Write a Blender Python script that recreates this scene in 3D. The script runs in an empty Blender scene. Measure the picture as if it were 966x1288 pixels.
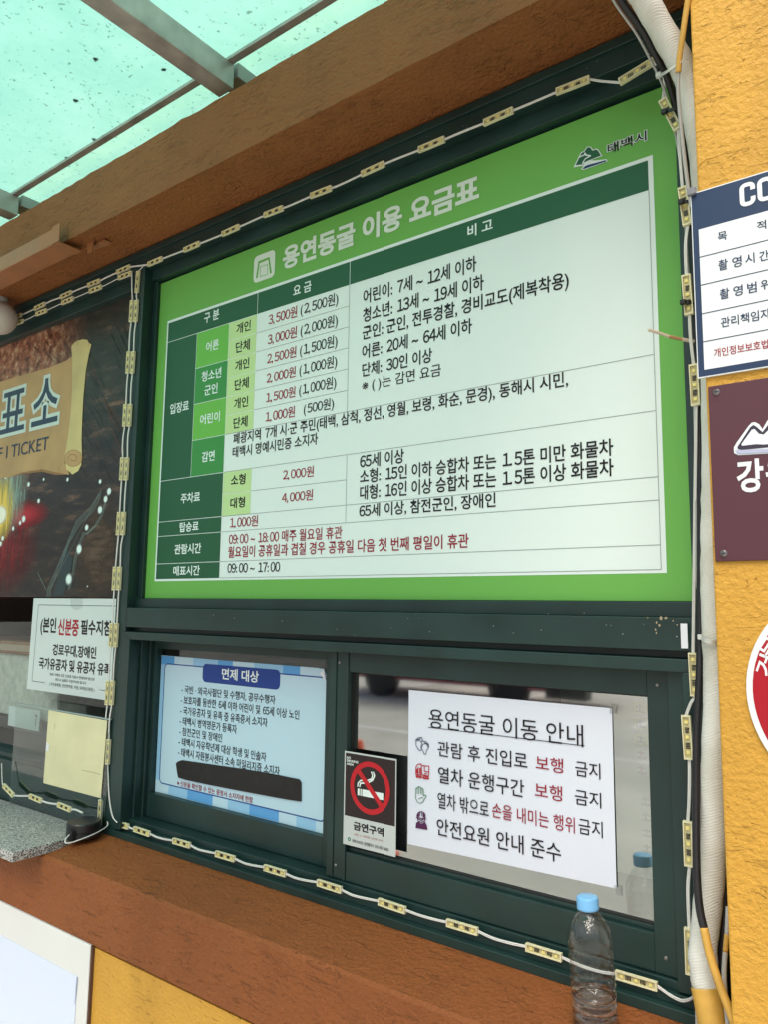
import bpy, bmesh, math, random
from mathutils import Vector, Matrix
random.seed(7)
R_ = math.radians
# ------------------------------------------------------------------ camera
F, CX, CY, D = 952.0, 483.0, 644.0, 1.2          # survey of the wall: focal length (px), centre, camera distance (m)
RX = Vector((0.79915, -0.06466, -0.59764)); RY = Vector((0.60099, 0.10690, 0.79207)); RZ = Vector((0.01267, -0.99216, 0.12429))
scene = bpy.context.scene
C = scene.collection
cam = bpy.data.objects.new("camera", bpy.data.cameras.new("camera")); C.objects.link(cam)
cam.matrix_world = Matrix(((RX[0], -RX[1], -RX[2], 0), (RY[0], -RY[1], -RY[2], -D), (RZ[0], -RZ[1], -RZ[2], 0), (0, 0, 0, 1)))
cam.data.sensor_fit = 'HORIZONTAL'; cam.data.sensor_width = 36; cam.data.lens = F/966*36
cam.data.clip_start = 0.02; cam.data.clip_end = 500
scene.camera = cam
GZ = -1.55                                        # ground, the camera is at z = 0
# ------------------------------------------------------------------ light
SUN_EL, SUN_AZ = 58, 165                          # degrees; azimuth clockwise from +y
w = bpy.data.worlds.new("World"); scene.world = w; w.use_nodes = True
nt = w.node_tree; bg = nt.nodes["Background"]
sky = nt.nodes.new("ShaderNodeTexSky"); sky.sky_type = 'NISHITA'; sky.sun_disc = False
sky.sun_elevation = R_(SUN_EL); sky.sun_rotation = R_(SUN_AZ); sky.air_density = 1.0; sky.dust_density = 6.0; sky.ozone_density = 1.0
nt.links.new(sky.outputs[0], bg.inputs[0]); bg.inputs[1].default_value = 0.15
sl = bpy.data.lights.new("sun", 'SUN'); sl.energy = 1.5; sl.angle = R_(35); sl.color = (1, .96, .9)
so = bpy.data.objects.new("sun", sl); C.objects.link(so)
sd = Vector((math.sin(R_(SUN_AZ))*math.cos(R_(SUN_EL)), math.cos(R_(SUN_AZ))*math.cos(R_(SUN_EL)), math.sin(R_(SUN_EL))))
so.rotation_euler = sd.to_track_quat('Z', 'Y').to_euler(); so.location = (0, -4, 6)
vs = scene.view_settings; vs.view_transform = 'Standard'; vs.look = 'None'; vs.exposure = 0.35; vs.gamma = 1; vs.use_curve_mapping = False
scene.render.engine = 'CYCLES'
scene.cycles.use_denoising = True
scene.cycles.max_bounces = 10; scene.cycles.transparent_max_bounces = 16; scene.cycles.diffuse_bounces = 5
scene.cycles.caustics_reflective = False; scene.cycles.caustics_refractive = False
scene.cycles.sample_clamp_indirect = 6

# ------------------------------------------------------------------ survey helpers (photo measurement -> point on a real plane)
def at(u, v, y=0.0):
    r = Vector((u-CX, v-CY, F)); d = Vector((RX.dot(r), RY.dot(r), RZ.dot(r))); t = (y+D)/d.y
    return Vector((d.x*t, y, d.z*t))
def crop(x0, y0, s):
    return lambda a, b: (x0+a/s, y0+b/s)

# ------------------------------------------------------------------ mesh builder
class MB:
    def __init__(s): s.v = []; s.f = []; s.m = []
    def add(s, vs, fs, m=0):
        o = len(s.v); s.v += [Vector(p) for p in vs]; s.f += [[i+o for i in f] for f in fs]; s.m += [m]*len(fs); return s
    def box(s, x0, x1, y0, y1, z0, z1, m=0):
        v = [(x, y, z) for x in (x0, x1) for y in (y0, y1) for z in (z0, z1)]
        return s.add(v, [(0,1,3,2),(4,6,7,5),(0,4,5,1),(2,3,7,6),(0,2,6,4),(1,5,7,3)], m)
    def poly(s, pts, y, m=0):                      # flat polygon in the wall plane, facing -y
        a = sum(pts[i][0]*pts[(i+1)%len(pts)][1]-pts[(i+1)%len(pts)][0]*pts[i][1] for i in range(len(pts)))
        if a < 0: pts = pts[::-1]
        return s.add([(p[0], y, p[1]) for p in pts], [list(range(len(pts)))], m)
    def rect(s, x0, x1, z0, z1, y, m=0): return s.poly([(x0,z0),(x1,z0),(x1,z1),(x0,z1)], y, m)
    def stroke(s, pts, wd, y, m=0, closed=False):
        n = len(pts)
        for i in range(n if closed else n-1):
            a = Vector(pts[i]); b = Vector(pts[(i+1) % n]); d = b-a
            if d.length < 1e-7: continue
            d.normalize(); p = Vector((-d.y, d.x))*wd/2; e = d*wd*.3
            s.poly([tuple(a-e-p), tuple(b+e-p), tuple(b+e+p), tuple(a-e+p)], y - i*1e-6, m)
        return s
    def prism(s, pts, y0, y1, m=0):                # polygon in xz pulled along y
        a = sum(pts[i][0]*pts[(i+1)%len(pts)][1]-pts[(i+1)%len(pts)][0]*pts[i][1] for i in range(len(pts)))
        if a < 0: pts = pts[::-1]
        n = len(pts)
        v = [(p[0], y0, p[1]) for p in pts]+[(p[0], y1, p[1]) for p in pts]
        return s.add(v, [list(range(n)), list(range(2*n-1, n-1, -1))]+[((i+1)%n, i, i+n, (i+1)%n+n) for i in range(n)], m)
    def prismx(s, pts, x0, x1, m=0):               # polygon in yz pulled along x
        n = len(pts)
        v = [(x0, p[0], p[1]) for p in pts]+[(x1, p[0], p[1]) for p in pts]
        return s.add(v, [list(range(n-1, -1, -1)), list(range(n, 2*n))]+[(i, (i+1)%n, (i+1)%n+n, i+n) for i in range(n)], m)
    def tube(s, pts, r, n=8, m=0, cap=True):
        pts = [Vector(p) for p in pts]; rs = r if isinstance(r, (list, tuple)) else [r]*len(pts)
        o = len(s.v); up = None
        for i, p in enumerate(pts):
            t = (pts[min(i+1, len(pts)-1)]-pts[max(i-1, 0)]).normalized()
            if up is None: up = t.orthogonal().normalized()
            up = (up-t*up.dot(t)).normalized(); b = t.cross(up)
            for k in range(n):
                a = 2*math.pi*k/n; s.v.append(p+(up*math.cos(a)+b*math.sin(a))*rs[i])
        for i in range(len(pts)-1):
            for k in range(n):
                s.f.append([o+i*n+k, o+i*n+(k+1)%n, o+(i+1)*n+(k+1)%n, o+(i+1)*n+k]); s.m.append(m)
        if cap:
            s.f.append([o+k for k in range(n)][::-1]); s.m.append(m)
            e = o+(len(pts)-1)*n; s.f.append([e+k for k in range(n)]); s.m.append(m)
        return s
    def lathe(s, prof, n=32, m=0, c=(0, 0, 0), cap0=False, cap1=False):
        o = len(s.v)
        for r, z in prof:
            for k in range(n):
                a = 2*math.pi*k/n; s.v.append(Vector((c[0]+r*math.cos(a), c[1]+r*math.sin(a), c[2]+z)))
        for i in range(len(prof)-1):
            for k in range(n):
                s.f.append([o+i*n+k, o+i*n+(k+1)%n, o+(i+1)*n+(k+1)%n, o+(i+1)*n+k]); s.m.append(m)
        if cap0: s.f.append([o+k for k in range(n)][::-1]); s.m.append(m)
        if cap1: e = o+(len(prof)-1)*n; s.f.append([e+k for k in range(n)]); s.m.append(m)
        return s
    def build(s, name, mats, parent=None, off=(0, 0, 0), smooth=False, bevel=0, label=None):
        if not isinstance(mats, (list, tuple)): mats = [mats]
        off = Vector(off); par_off = Vector((0, 0, 0)); p = parent
        while p is not None: par_off = par_off+p.location; p = p.parent
        me = bpy.data.meshes.new(name); base = par_off+off
        me.from_pydata([tuple(q-base) for q in s.v], [], s.f)
        for m in mats: me.materials.append(m)
        for i, q in enumerate(me.polygons): q.material_index = s.m[i]; q.use_smooth = smooth
        me.update()
        o = bpy.data.objects.new(name, me); C.objects.link(o); o.location = off
        if parent: o.parent = parent
        if bevel:
            b = o.modifiers.new("bevel", 'BEVEL'); b.width = bevel; b.segments = 2; b.limit_method = 'ANGLE'
        if label: o['label'] = label
        return o
def smooth_path(pts, k=6):
    pts = [Vector(p) for p in pts]; out = []
    for i in range(len(pts)-1):
        p0 = pts[max(i-1, 0)]; p1 = pts[i]; p2 = pts[i+1]; p3 = pts[min(i+2, len(pts)-1)]
        for j in range(k):
            t = j/k
            out.append(.5*((2*p1)+(p2-p0)*t+(2*p0-5*p1+4*p2-p3)*t*t+(3*p1-p0-3*p2+p3)*t**3))
    out.append(pts[-1]); return out
def thing(name, label, cat, loc=(0, 0, 0), group=None):
    o = bpy.data.objects.new(name, None); o.empty_display_size = .05; C.objects.link(o); o.location = loc
    o['label'] = label; o['category'] = cat
    if group: o['group'] = group
    return o
def tag(o, label, cat, group=None):
    o['label'] = label; o['category'] = cat
    if group: o['group'] = group
    return o
def struct(o): o['kind'] = 'structure'; return o

# ------------------------------------------------------------------ materials
def lin(r, g, b):
    f = lambda c: c/12.92 if c <= .04045 else ((c+.055)/1.055)**2.4
    return (f(r/255), f(g/255), f(b/255), 1)
_M = {}
def mat(name, col, rough=.5, metal=0, spec=.5, noise=0, nscale=20, bump=0, bscale=200):
    if name in _M: return _M[name]
    m = bpy.data.materials.new(name); m.use_nodes = True; n = m.node_tree; b = n.nodes["Principled BSDF"]
    if len(col) == 3: col = (*col, 1)
    b.inputs["Base Color"].default_value = col; b.inputs["Roughness"].default_value = rough; b.inputs["Metallic"].default_value = metal
    b.inputs["Specular IOR Level"].default_value = spec
    if noise or bump:
        tc = n.nodes.new("ShaderNodeTexCoord")
    if noise:
        t = n.nodes.new("ShaderNodeTexNoise"); t.inputs["Scale"].default_value = nscale; t.inputs["Detail"].default_value = 6; n.links.new(tc.outputs["Object"], t.inputs[0])
        r = n.nodes.new("ShaderNodeValToRGB"); r.color_ramp.elements[0].position = .3; r.color_ramp.elements[1].position = .72
        r.color_ramp.elements[0].color = tuple(c*(1-noise) for c in col[:3])+(1,); r.color_ramp.elements[1].color = tuple(min(1, c*(1+noise)) for c in col[:3])+(1,)
        n.links.new(t.outputs[0], r.inputs[0]); n.links.new(r.outputs[0], b.inputs["Base Color"])
        rr = n.nodes.new("ShaderNodeMapRange"); rr.inputs[3].default_value = max(0, rough-.1); rr.inputs[4].default_value = min(1, rough+.1)
        n.links.new(t.outputs[0], rr.inputs[0]); n.links.new(rr.outputs[0], b.inputs["Roughness"])
    if bump:
        t2 = n.nodes.new("ShaderNodeTexNoise"); t2.inputs["Scale"].default_value = bscale; t2.inputs["Detail"].default_value = 4; n.links.new(tc.outputs["Object"], t2.inputs[0])
        bp = n.nodes.new("ShaderNodeBump"); bp.inputs["Strength"].default_value = bump; bp.inputs["Distance"].default_value = .001
        n.links.new(t2.outputs[0], bp.inputs["Height"]); n.links.new(bp.outputs[0], b.inputs["Normal"])
    _M[name] = m; return m
def stucco(name, col, groove=1.0, fine=.6, thr=.66):
    m = bpy.data.materials.new(name); m.use_nodes = True; n = m.node_tree; b = n.nodes["Principled BSDF"]; L = n.links.new
    b.inputs["Roughness"].default_value = .62; b.inputs["Specular IOR Level"].default_value = .3
    tc = n.nodes.new("ShaderNodeTexCoord")
    def nz(scale, detail, sc=(1, 1, 1), rot=(0, 0, 0), dist=0):
        mp = n.nodes.new("ShaderNodeMapping"); mp.inputs["Scale"].default_value = sc; mp.inputs["Rotation"].default_value = rot; L(tc.outputs["Object"], mp.inputs[0])
        t = n.nodes.new("ShaderNodeTexNoise"); t.inputs["Scale"].default_value = scale; t.inputs["Detail"].default_value = detail; t.inputs["Distortion"].default_value = dist
        L(mp.outputs[0], t.inputs[0]); return t
    big = nz(3.0, 4); r = n.nodes.new("ShaderNodeValToRGB")
    r.color_ramp.elements[0].position = .3; r.color_ramp.elements[1].position = .7
    r.color_ramp.elements[0].color = tuple(c*.88 for c in col[:3])+(1,); r.color_ramp.elements[1].color = tuple(c*1.08 for c in col[:3])+(1,)
    L(big.outputs[0], r.inputs[0])
    spk = nz(160, 2); rs = n.nodes.new("ShaderNodeValToRGB"); rs.color_ramp.elements[0].position = .70; rs.color_ramp.elements[1].position = .76
    L(spk.outputs[0], rs.inputs[0])
    mx = n.nodes.new("ShaderNodeMixRGB"); mx.blend_type = 'MULTIPLY'; mx.inputs[2].default_value = (.55, .5, .45, 1)
    L(rs.outputs[0], mx.inputs[0]); L(r.outputs[0], mx.inputs[1]); L(mx.outputs[0], b.inputs["Base Color"])
    # torn trowel grooves, short and level, gathered in patches over a gritty coat
    g = nz(1.0, 4, (20, 60, 105), (0, R_(5), 0), 1.2); rg = n.nodes.new("ShaderNodeMapRange")
    rg.inputs[1].default_value = thr; rg.inputs[2].default_value = thr+.03; rg.inputs[3].default_value = 0; rg.inputs[4].default_value = 1; L(g.outputs[0], rg.inputs[0])
    pt = nz(6.5, 3); pr = n.nodes.new("ShaderNodeMapRange"); pr.inputs[1].default_value = .36; pr.inputs[2].default_value = .52; L(pt.outputs[0], pr.inputs[0])
    gm = n.nodes.new("ShaderNodeMath"); gm.operation = 'MULTIPLY'; L(rg.outputs[0], gm.inputs[0]); L(pr.outputs[0], gm.inputs[1])
    fn = nz(330, 5); md = nz(120, 6, (1, 1, 1.15)); lg_ = nz(20, 3)
    def madd(src, k, acc):
        q = n.nodes.new("ShaderNodeMath"); q.operation = 'MULTIPLY_ADD'; q.inputs[1].default_value = k; L(src, q.inputs[0])
        if acc is None: q.inputs[2].default_value = 0
        else: L(acc, q.inputs[2])
        return q
    a2 = madd(gm.outputs[0], -groove, madd(fn.outputs[0], fine*.45, madd(md.outputs[0], fine*1.5, madd(lg_.outputs[0], 1.2, None).outputs[0]).outputs[0]).outputs[0])
    # dust and run-off stains, fading upward streaks of their own shape
    stn = nz(1.0, 5, (9, 9, 1.3)); sr_ = n.nodes.new("ShaderNodeMapRange"); sr_.inputs[1].default_value = .52; sr_.inputs[2].default_value = .75; sr_.inputs[4].default_value = .35; L(stn.outputs[0], sr_.inputs[0])
    m3 = n.nodes.new("ShaderNodeMixRGB"); m3.inputs[2].default_value = tuple(c*.62 for c in col[:3])+(1,); L(sr_.outputs[0], m3.inputs[0]); L(mx.outputs[0], m3.inputs[1]); L(m3.outputs[0], b.inputs["Base Color"])
    bp = n.nodes.new("ShaderNodeBump"); bp.inputs["Strength"].default_value = .9; bp.inputs["Distance"].default_value = .0022
    L(a2.outputs[0], bp.inputs["Height"]); L(bp.outputs[0], b.inputs["Normal"])
    return m
RUST = stucco("rust_stucco", (.255, .080, .021), 1.5, 1.6, .605)
BEAMP = stucco("beam_stucco", (.285, .102, .029), 2.0, 1.7, .59)
YEL = stucco("yellow_stucco", (.61, .330, .050), 1.2, 1.0, .62)
GREEN = mat("dark_green_aluminium", (.012, .036, .032), .38, 0, .5, .25, 9)
BLACKG = mat("gasket_black", (.008, .009, .009), .6)
def flat(name, col, rough=.5, spec=.35): return mat(name, lin(*col), rough, 0, spec)
B_GREEN = flat("board_green", (110, 178, 82), .42)
B_WHITE = flat("board_white", (228, 241, 237), .42)
B_DARK = flat("board_dark_green", (38, 92, 62), .42)
B_MID = flat("board_mid_green", (62, 145, 72), .42)
B_LIME = flat("board_lime", (110, 188, 78), .42)
B_PALE = flat("board_pale_green", (196, 226, 160), .42)
INK = flat("ink_black", (22, 22, 26), .5); RED = flat("ink_red", (150, 28, 46), .5); LINE = flat("rule_grey", (140, 150, 148), .5)
PAPER = flat("paper_white", (232, 235, 240), .55); NAVY = flat("ink_navy", (28, 50, 78), .5)
def glass_mat(name, refl, tint, rough=0.0):
    m = bpy.data.materials.new(name); m.use_nodes = True; n = m.node_tree; n.nodes.clear(); L = n.links.new
    out = n.nodes.new("ShaderNodeOutputMaterial"); tr = n.nodes.new("ShaderNodeBsdfTransparent"); tr.inputs[0].default_value = (*tint, 1)
    gl = n.nodes.new("ShaderNodeBsdfGlossy"); gl.inputs["Roughness"].default_value = rough; gl.inputs[0].default_value = (.95, 1, .97, 1)
    fr = n.nodes.new("ShaderNodeFresnel"); fr.inputs[0].default_value = 1.5
    a = n.nodes.new("ShaderNodeMath"); a.operation = 'ADD'; a.use_clamp = True; a.inputs[1].default_value = refl; L(fr.outputs[0], a.inputs[0])
    ge = n.nodes.new("ShaderNodeNewGeometry"); iv = n.nodes.new("ShaderNodeMath"); iv.operation = 'SUBTRACT'; iv.inputs[0].default_value = 1; L(ge.outputs["Backfacing"], iv.inputs[1])
    fm = n.nodes.new("ShaderNodeMath"); fm.operation = 'MULTIPLY'; L(a.outputs[0], fm.inputs[0]); L(iv.outputs[0], fm.inputs[1])     # only the outer skin of a pane mirrors
    mx = n.nodes.new("ShaderNodeMixShader"); L(fm.outputs[0], mx.inputs[0]); L(tr.outputs[0], mx.inputs[1]); L(gl.outputs[0], mx.inputs[2]); L(mx.outputs[0], out.inputs[0])
    return m
GLASS = glass_mat("window_glass", .44, (.8, .85, .82), .035)
GLASSD = glass_mat("dark_pane", .03, (.5, .55, .52), .01)
GLASSL = glass_mat("clear_glass", .0, (.88, .92, .9))
ACRYL = glass_mat("acrylic", .06, (.78, .84, .82))

# ------------------------------------------------------------------ lettering
def lettering(txt, x0, x1, z0, z1, y, m, parent, bold=.012, name="lettering", outline=None, om=None, rot=0, label=None):
    """text fitted to a box in the wall plane; outline = extra width of a rim printed under it"""
    _Q.append((txt, x0, x1, z0, z1, y, m, parent, bold, name, outline, om, rot, label))
_Q = []
def flush_lettering():
    """all curves are made, evaluated once, then turned into printed meshes"""
    keys = {}
    for q in _Q:
        for off in ((q[8],) if not q[10] else (q[8], q[8]+q[10])): keys.setdefault((q[0], round(off, 4)), None)
    for k in keys:
        cu = bpy.data.curves.new("t", 'FONT'); cu.body = "".join(chr(ord(c)+0xFEE0) if c.isdigit() else c for c in k[0]); cu.size = 1; cu.offset = k[1]; cu.resolution_u = 3
        for i, c in enumerate(k[0]):                # full-width figures match the Korean face; close their side gaps
            nx = k[0][i+1:i+2]; kern = -8.8*(c.isdigit()+nx.isdigit())-3.5*(c in ',.' and nx.isdigit())+1.5*(c == ':' and nx.isdigit())-1.5*(c.isdigit() and nx in list(',.:'))
            if kern: cu.body_format[i].kerning = kern
        keys[k] = bpy.data.objects.new("t", cu); C.objects.link(keys[k])
    bpy.context.view_layer.update(); dg = bpy.context.evaluated_depsgraph_get(); got = {}
    for k, ob in keys.items():
        me = bpy.data.meshes.new_from_object(ob.evaluated_get(dg)); got[k] = ([v.co.copy() for v in me.vertices], [list(p.vertices) for p in me.polygons]); bpy.data.meshes.remove(me)
    for ob in keys.values():
        cu = ob.data; bpy.data.objects.remove(ob); bpy.data.curves.remove(cu)
    for txt, x0, x1, z0, z1, y, m, parent, bold, name, outline, om, rot, label in _Q:
        V, Fc = got[(txt, round(bold, 4))]
        bx0 = min(v.x for v in V); bx1 = max(v.x for v in V); by0 = min(v.y for v in V); by1 = max(v.y for v in V)
        sx = (x1-x0)/(bx1-bx0); sz = (z1-z0)/(by1-by0); cx, cz = (x0+x1)/2, (z0+z1)/2; cr, sr = math.cos(rot), math.sin(rot)
        def put(V, yy):
            out = []
            for v in V:
                a = x0+(v.x-bx0)*sx-cx; b = z0+(v.y-by0)*sz-cz
                out.append((cx+a*cr-b*sr, yy, cz+a*sr+b*cr))
            return out
        if outline:
            V2, F2 = got[(txt, round(bold+outline, 4))]; mb = MB(); mb.add(put(V2, y+.0002), F2); mb.build("lettering_rim", om, parent)
        mb = MB(); mb.add(put(V, y), Fc); mb.build(name, m, parent, label=label)
def ink(txt, lb, lt, rb, y, m, parent, bold=.012, **k):
    a = at(*lb, y); b = at(*lt, y); c = at(*rb, y)
    return lettering(txt, a.x, c.x, a.z, b.z, y, m, parent, bold, **k)

# ================================================================== SETTING
g = MB(); g.add([(-60, -80, GZ), (60, -80, GZ), (60, 30, GZ), (-60, 30, GZ)], [(0, 1, 2, 3)])
struct(g.build("ground", mat("concrete_ground", (.46, .46, .41), .85, 0, .3, .18, .8, .3, 40)))
mk = MB()
for i, (x, yy) in enumerate([(-14, -9), (-11.4, -9), (-8.8, -9), (-6.2, -9), (-3.6, -9)]):
    mk.add([(x, yy-4, GZ+.004), (x+.12, yy-4, GZ+.004), (x+.12, yy, GZ+.004), (x, yy, GZ+.004)], [(0, 1, 2, 3)])
mk.add([(-15, -6.6, GZ+.004), (-2, -6.9, GZ+.004), (-2, -6.78, GZ+.004), (-15, -6.48, GZ+.004)], [(0, 1, 2, 3)])
struct(mk.build("parking_marking", mat("road_paint", (.7, .7, .68), .7, 0, .3, .2, 6)))

# ------------------------------------------------------------------ booth
YF = -.04                                          # front of the window frame; the fare board is at y = 0
WF = -.19                                          # face of the outer wall and of the beam
booth = thing("ticket_booth", "rust and yellow stucco ticket booth with dark green window frames", "building", (-1.2, 0, GZ))
b = MB(); b.prismx([(-.183, GZ), (0, GZ), (0, -.735), (-.183, -.735)], -5, -.2426); b.build("lower_wall", YEL, booth)
b = MB(); b.prismx([(-.188, -.728), (.06, -.728), (.06, -.566), (-.04, -.567), (-.183, -.587), (-.188, -.593)], -5, -.2426); b.build("window_sill", RUST, booth)
b = MB(); b.box(-.2426, 2.5, WF, .12, GZ, .953); b.build("side_wall", YEL, booth, bevel=.003)
# beam with a slightly ragged top edge
b = MB(); nseg = 260; tops = [1.111+random.uniform(-.0016, .0016)+(.004 if random.random() < .03 else 0) for _ in range(nseg+1)]
bots = [.955+random.uniform(-.0006, .0006) for _ in range(nseg+1)]
xs = [-5+7.5*i/nseg for i in range(nseg+1)]
vv = []
for i in range(nseg+1): vv += [(xs[i], WF, bots[i]), (xs[i], WF, tops[i]), (xs[i], .14, tops[i]), (xs[i], .14, bots[i])]
ff = []
for i in range(nseg):
    a = i*4; c = a+4
    ff += [(a, c, c+1, a+1), (a+1, c+1, c+2, a+2), (a+2, c+2, c+3, a+3), (a+3, c+3, c, a)]
ff += [(0, 1, 2, 3), (nseg*4+3, nseg*4+2, nseg*4+1, nseg*4)]
b.add(vv, ff); b.build("upper_beam", BEAMP, booth)
b = MB(); b.box(-5, 2.5, .08, .16, 1.112, 1.5); b.build("parapet_wall", YEL, booth)
# inside of the booth
INW = mat("interior_maroon", (.10, .055, .055), .7, 0, .3, .2, 3); 
b = MB(); b.box(-5, 2.5, 1.9, 2.0, GZ, 1.9); b.box(-5.1, -5, .14, 2, GZ, 1.9); b.box(2.5, 2.6, .14, 2, GZ, 1.9); b.build("interior_wall", INW, booth)
b = MB(); b.box(-5, 2.5, .0, 2, 1.25, 1.35); b.build("ceiling", INW, booth)
b = MB(); b.box(-5, 2.5, .16, .75, -.80, -.76); b.build("inner_desk", mat("desk", (.16, .07, .045), .5, 0, .4, .2, 6), booth)
# window frame
f = MB()
f.box(-5, -.24, YF, .05, .899, .951)               # head
f.box(-5, -.24, YF-.006, YF, .934, .9505)          # bead along the soffit
f.box(-1.692, -.24, -.018, .05, .868, .899)        # inner head step
f.box(-5, -1.744, -.014, .05, .868, .899)
f.box(-1.742, -1.694, YF, .05, -.56, .899)         # mullion
f.box(-1.694, -1.676, -.010, .05, -.008, .868)     # stop beside the board
f.box(-.3155, -.26, -.012, .05, -.008, .868)
f.box(-.29, -.24, YF, .05, -.56, .899)
f.box(-1.694, -.29, YF, .05, -.0585, -.010)        # transom
f.box(-1.694, -.29, -.016, .05, -.010, .0135)      # ledge under the board
f.box(-1.694, -.29, -.018, .05, -.070, -.0585)     # groove
f.box(-1.70, -.29, YF-.004, .05, -.089, -.070)     # outer frame of the sliding window: top, left, right
f.box(-1.694, -1.668, YF-.004, .05, -.548, -.089)
f.box(-.326, -.29, YF-.004, .05, -.548, -.089)
f.box(-.352, -.326, -.028, .05, -.535, -.089)
f.box(-1.668, -1.660, -.012, .05, -.535, -.089); f.box(-1.660, -1.652, .008, .05, -.535, -.089)
f.box(-1.744, -.24, YF-.004, .05, -.5675, -.552)   # bottom track, three steps
f.box(-1.694, -.24, -.030, .05, -.552, -.538)
f.box(-1.668, -.29, -.020, .05, -.538, -.525)
f.box(-5, -1.744, YF, .05, -.5675, -.455)          # rail under the left window
f.box(-5, -1.744, -.025, .05, -.455, -.44)
f.build("window_frame", GREEN, booth, bevel=.0012)
# sashes
s = MB()
X0, X1, Z0, Z1 = -1.026, -.354, -.5235, -.090
s.box(X0, -.977, -.015, .014, Z0, Z1); s.box(-.387, X1, -.015, .014, Z0, Z1)
s.box(-.977, -.387, -.015, .014, Z0, -.470); s.box(-.977, -.387, -.015, .014, -.129, Z1)
s.box(-.977, -.387, -.006, .010, -.470, -.463); s.box(-.983, -.977, -.0175, -.015, Z0, Z1); s.box(-1.012, -1.008, -.0175, -.015, Z0, Z1)
rs = s.build("sliding_sash", GREEN, booth, bevel=.001)
p = MB(); p.box(-.977, -.387, .0, .004, -.463, -.129); p.build("pane", GLASS, rs)
p = MB()
for q in ((-.977, -.387, -.463, -.460), (-.977, -.387, -.132, -.129), (-.977, -.974, -.460, -.132), (-.390, -.387, -.460, -.132)): p.box(q[0], q[1], -.004, -.0005, q[2], q[3])
p.build("gasket", BLACKG, rs)
s = MB()
s.box(-1.652, -1.640, .018, .046, Z0, Z1); s.box(-1.066, -1.01, .018, .046, Z0, Z1)
s.box(-1.640, -1.066, .018, .046, Z0, -.466); s.box(-1.640, -1.066, .018, .046, -.112, Z1)
ls = s.build("sliding_sash", GREEN, booth, bevel=.001)
p = MB(); p.box(-1.640, -1.066, .034, .038, -.466, -.112); p.build("pane", GLASSD, ls)
p = MB(); p.box(-5, -1.744, .010, .014, -.44, .012); p.build("left_window_pane", GLASSL, booth)

# ------------------------------------------------------------------ canopy
def canopy_mat():
    m = bpy.data.materials.new("mint_polycarbonate"); m.use_nodes = True; n = m.node_tree; n.nodes.clear(); L = n.links.new
    out = n.nodes.new("ShaderNodeOutputMaterial"); tl = n.nodes.new("ShaderNodeBsdfTranslucent"); tr = n.nodes.new("ShaderNodeBsdfTransparent")
    tc = n.nodes.new("ShaderNodeTexCoord"); nz = n.nodes.new("ShaderNodeTexNoise"); nz.inputs["Scale"].default_value = 5; nz.inputs["Detail"].default_value = 8; nz.inputs["Roughness"].default_value = .7
    L(tc.outputs["Object"], nz.inputs[0])
    r = n.nodes.new("ShaderNodeValToRGB"); r.color_ramp.elements[0].position = .3; r.color_ramp.elements[1].position = .65
    r.color_ramp.elements[0].color = (.28, .68, .52, 1); r.color_ramp.elements[1].color = (.38, .78, .62, 1); L(nz.outputs[0], r.inputs[0])
    vo = n.nodes.new("ShaderNodeTexNoise"); vo.inputs["Scale"].default_value = 90; vo.inputs["Detail"].default_value = 2; L(tc.outputs["Object"], vo.inputs[0])
    r2 = n.nodes.new("ShaderNodeValToRGB"); r2.color_ramp.elements[0].position = .66; r2.color_ramp.elements[1].position = .72
    r2.color_ramp.elements[0].color = (1, 1, 1, 1); r2.color_ramp.elements[1].color = (.45, .5, .46, 1); L(vo.outputs[0], r2.inputs[0])
    mu = n.nodes.new("ShaderNodeMixRGB"); mu.blend_type = 'MULTIPLY'; mu.inputs[0].default_value = 1; L(r.outputs[0], mu.inputs[1]); L(r2.outputs[0], mu.inputs[2])
    L(mu.outputs[0], tl.inputs[0]); L(mu.outputs[0], tr.inputs[0])
    mx = n.nodes.new("ShaderNodeMixShader"); mx.inputs[0].default_value = .2; L(tl.outputs[0], mx.inputs[1]); L(tr.outputs[0], mx.inputs[2])
    gl = n.nodes.new("ShaderNodeBsdfGlossy"); gl.inputs["Roughness"].default_value = .15; lw = n.nodes.new("ShaderNodeFresnel"); lw.inputs[0].default_value = 1.4
    m2 = n.nodes.new("ShaderNodeMixShader"); L(lw.outputs[0], m2.inputs[0]); L(mx.outputs[0], m2.inputs[1]); L(gl.outputs[0], m2.inputs[2]); L(m2.outputs[0], out.inputs[0])
    return m
cz = 1.262; CMAT = canopy_mat(); STEEL = mat("canopy_steel", (.42, .40, .38), .4, .3, .5, .3, 14)
can = thing("canopy", "mint green translucent canopy roof on grey steel beams above the booth", "canopy", (-1.3, -.13, 1.19))
BX = [-5.26, -4.27, -3.29, -2.305, -1.32, -.335]
for i in range(len(BX)-1):
    p = MB(); p.add([(BX[i]+.025, -1.6, cz), (BX[i+1]+.025, -1.6, cz), (BX[i+1]+.025, .06, cz), (BX[i]+.025, .06, cz)], [(0, 3, 2, 1)]); p.build("roof_sheet", CMAT, can)
for x in BX:
    p = MB(); p.box(x, x+.05, -1.6, -.12, 1.19, 1.252); p.box(x+.004, x+.046, -.12, -.117, 1.195, 1.248); p.build("beam", STEEL, can, bevel=.003)
    p = MB(); p.box(x-.004, x+.054, -.112, .06, 1.225, 1.2605); p.build("wall_bracket", mat("bracket_grey", (.35, .36, .35), .5, .2), can)
for yy in (-.14, -.77, -1.6):
    p = MB(); p.box(-5.26, -.285, yy, yy+.018, 1.2525, 1.2605); p.build("purlin", STEEL, can)
DIRT = mat("leaf_litter", (.012, .012, .01), .9)
p = MB()
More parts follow.
